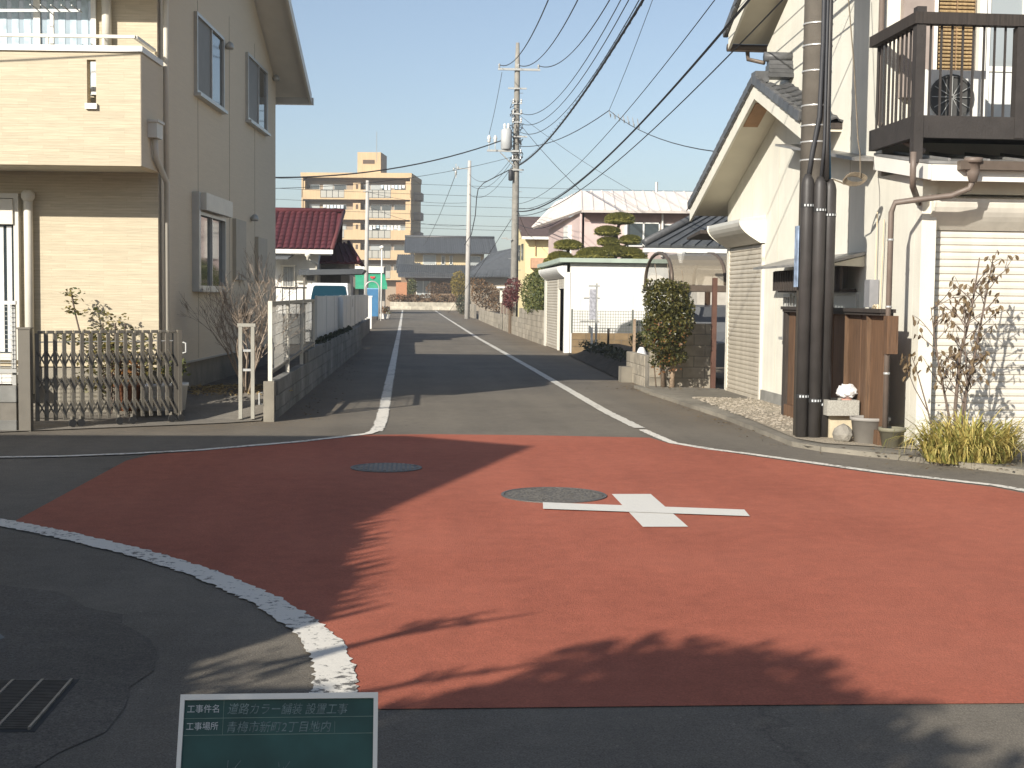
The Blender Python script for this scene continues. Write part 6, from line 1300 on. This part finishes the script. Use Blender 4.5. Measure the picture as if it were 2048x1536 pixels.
for (x0, y0, x1, y1) in ((-.112, -.134, -.113, -.150), (-.083, -.134, -.098, -.153), (.002, -.139, .004, -.150), (.028, -.138, .018, -.153), (-.12, -.158, -.07, -.156), (-.10, -.150, -.102, -.175), (-.085, -.165, -.105, -.178), (.0, -.156, .03, -.155), (.014, -.15, .013, -.176)): sk.bar((x0, y0-.012, .0008), (x1, y1-.012, .0008), .0014, .0008, up=(0, 0, 1))
sk.build('chalk_stroke', chalk, CB)
for x in (-.19, .19): MB().bar(TB @ Vector((x, -.03, -.02)), (-.287+x, 3.42, .012), .02).build('rear_leg', alu, CB)

# ================================================================== PLACES JUST OUTSIDE THE FRAME THAT SHADE THE CROSSING
t = thing('neighbour_house', 'gabled neighbouring house left of the viewpoint shading the crossing', 'house', (-9, 4.6, 0))
GX, GY, GZ = -5.5, 4.72, 5.42
MB().prism([(GX, 2.2, 0), (GX, 7.3, 0), (GX, 7.3, GZ-1.0), (GX, GY, GZ-.1), (GX, 2.2, GZ-1.25)], (-9, 0, 0)).build('wall', stucco, t)
slope('roof', t, (GX+.02, 7.5, GZ-1.02), (GX-9.5, 7.5, GZ-1.02), (GX-9.5, GY, GZ), (GX+.02, GY, GZ), tile_grey, .12); slope('roof', t, (GX-9.5, 2.0, GZ-1.40), (GX+.02, 2.0, GZ-1.40), (GX+.02, GY, GZ), (GX-9.5, GY, GZ), tile_grey, .12)
t = thing('tall_hedge', 'tall rough conifer hedge left of the viewpoint along the corner', 'hedge', (-3.7, 2.5, 0))
mb = MB()
y = -1.2
while y < 5.6: mb.box(-3.95, -3.54, y, y+.3, 0, (2.10 if .9 < y < 1.9 else 2.58)+.04*math.sin(y*5)); y += .3
mb.build('shade_core', mat('hedge_core', (.02, .03, .012), .9), t)  # solid core added inside the unseen hedge so that it blocks the sun
rr = random.Random(17); mb = MB()
for k in range(46):
    yy = -1.2 + k*.155; low = -.42 if .8 < yy < 2.0 else 0
    leafcloud(mb, [(-3.62, yy, 2.60+low, .12, .06, rr.uniform(.08, .20)), (-3.72, yy, 1.8, .30, .12, .8)], 90, .09, 0, .3, 200+k, .3)
    for j in range(5): mb.tube([(-3.6, yy, 2.5+low), (-3.56+rr.uniform(-.05, .08), yy+rr.uniform(-.05, .05), 2.66+low+rr.uniform(0, .10))], [.02, .004], 4)
for (yy, x1, z1) in ((1.75, -3.0, 2.75), (1.9, -2.65, 2.62), (1.2, -2.4, 2.55)): mb.tube([(-3.5, yy-.2, 2.3), ((x1-3.5)/2, yy, z1-.08), (x1, yy+.15, z1)], [.03, .02, .008], 5); leafcloud(mb, [((x1-3.5)/2, yy, z1-.05, .16, .08, .06)], 14, .08, 0, .2, 7)
mb.build('foliage', lf_dark, t, recalc=False)
t = thing('garden_tree', 'broad leaved garden tree behind the viewpoint casting the dappled shadow in front', 'tree', (-3.1, -.6, 0))
mb = MB(); rr = random.Random(4); tips = []
mb.tube([(-3.1, -.7, 0), (-3.05, -.65, 1.2), (-3.0, -.6, 2.2), (-2.95, -.55, 3.0)], [.10, .09, .07, .04], 8)
for k in range(9): a = k*.7; branch(mb, (-3.0, -.6, 1.9+.1*k), (math.cos(a), math.sin(a), .5), .6, .03, 2, rr, .7, .1, 5, .7, (2, 3), tips)
mb.build('trunk', bark, t)
mb = MB(); leafcloud(mb, [(-2.78, -.2, 3.06, .62, .55, .42), (-3.1, -.1, 3.18, .5, .45, .36), (-3.5, -.9, 2.6, .8, .7, .6), (-2.5, -.9, 2.5, .7, .6, .5), (-3.6, -1.5, 2.8, .7, .7, .5), (-3.2, .1, 2.7, .45, .35, .35), (-2.3, -1.2, 2.9, .6, .6, .4), (-3.5, -.55, 3.0, .5, .45, .35), (-2.5, -.5, 3.0, .5, .5, .35), (-2.9, -.4, 2.95, .7, .6, .4), (-2.75, -.15, 3.1, .5, .45, .3)], 7200, .125, 0, .3, 77)
for p, d in tips: leafcloud(mb, [(p.x, p.y, p.z, .22, .22, .16)], 16, .13, 0, .2, int(abs(p.x*1000)))
mb.build('crown', lf_hedge, t, recalc=False)

lt = MB(); rr = random.Random(33)
def litter(n, f, size=.03):
    for _ in range(n):
        x, y = f(); a = rr.uniform(0, 6.3); q = size*rr.uniform(.5, 1.3); z = .012 + (.04 if x > 4.35 and y < 23 else 0); dx, dy = math.cos(a)*q, math.sin(a)*q
        lt.add([(x-dx, y-dy, z), (x+dy*.5, y-dx*.5, z+rr.uniform(0, .012)), (x+dx, y+dy, z+rr.uniform(0, .01)), (x-dy*.5, y+dx*.5, z+rr.uniform(0, .012))], [(0, 1, 2, 3)])
litter(260, lambda: (5.5+rr.gauss(0, .45), 12.8+rr.gauss(0, .5)), .026); litter(160, lambda: (4.15+abs(rr.gauss(0, .16))*-1, rr.uniform(14, 24)), .022); litter(170, lambda: (-1.45+abs(rr.gauss(0, .22)), rr.uniform(17, 34)), .024); litter(120, lambda: (4.5+rr.gauss(0, .5), 22.9+rr.gauss(0, .4)), .026)
stuff(tag(lt.build('fallen_leaves', lf_dry, recalc=False), 'small dry leaves and litter scattered along the kerbs and under the shrubs', 'leaves'))
# pale winter air
hz = bpy.data.materials.new('haze'); hz.use_nodes = True; n = hz.node_tree.nodes; n.clear(); ho = n.new('ShaderNodeOutputMaterial'); hv = n.new('ShaderNodeVolumePrincipled')
hv.inputs['Color'].default_value = (.88, .94, 1.0, 1); hv.inputs['Density'].default_value = .0006; hv.inputs['Anisotropy'].default_value = .0
hz.node_tree.links.new(hv.outputs[0], ho.inputs['Volume'])
o = MB().box(-340, 340, -180, 520, -1.1, 26.5).build('haze', hz); stuff(o)
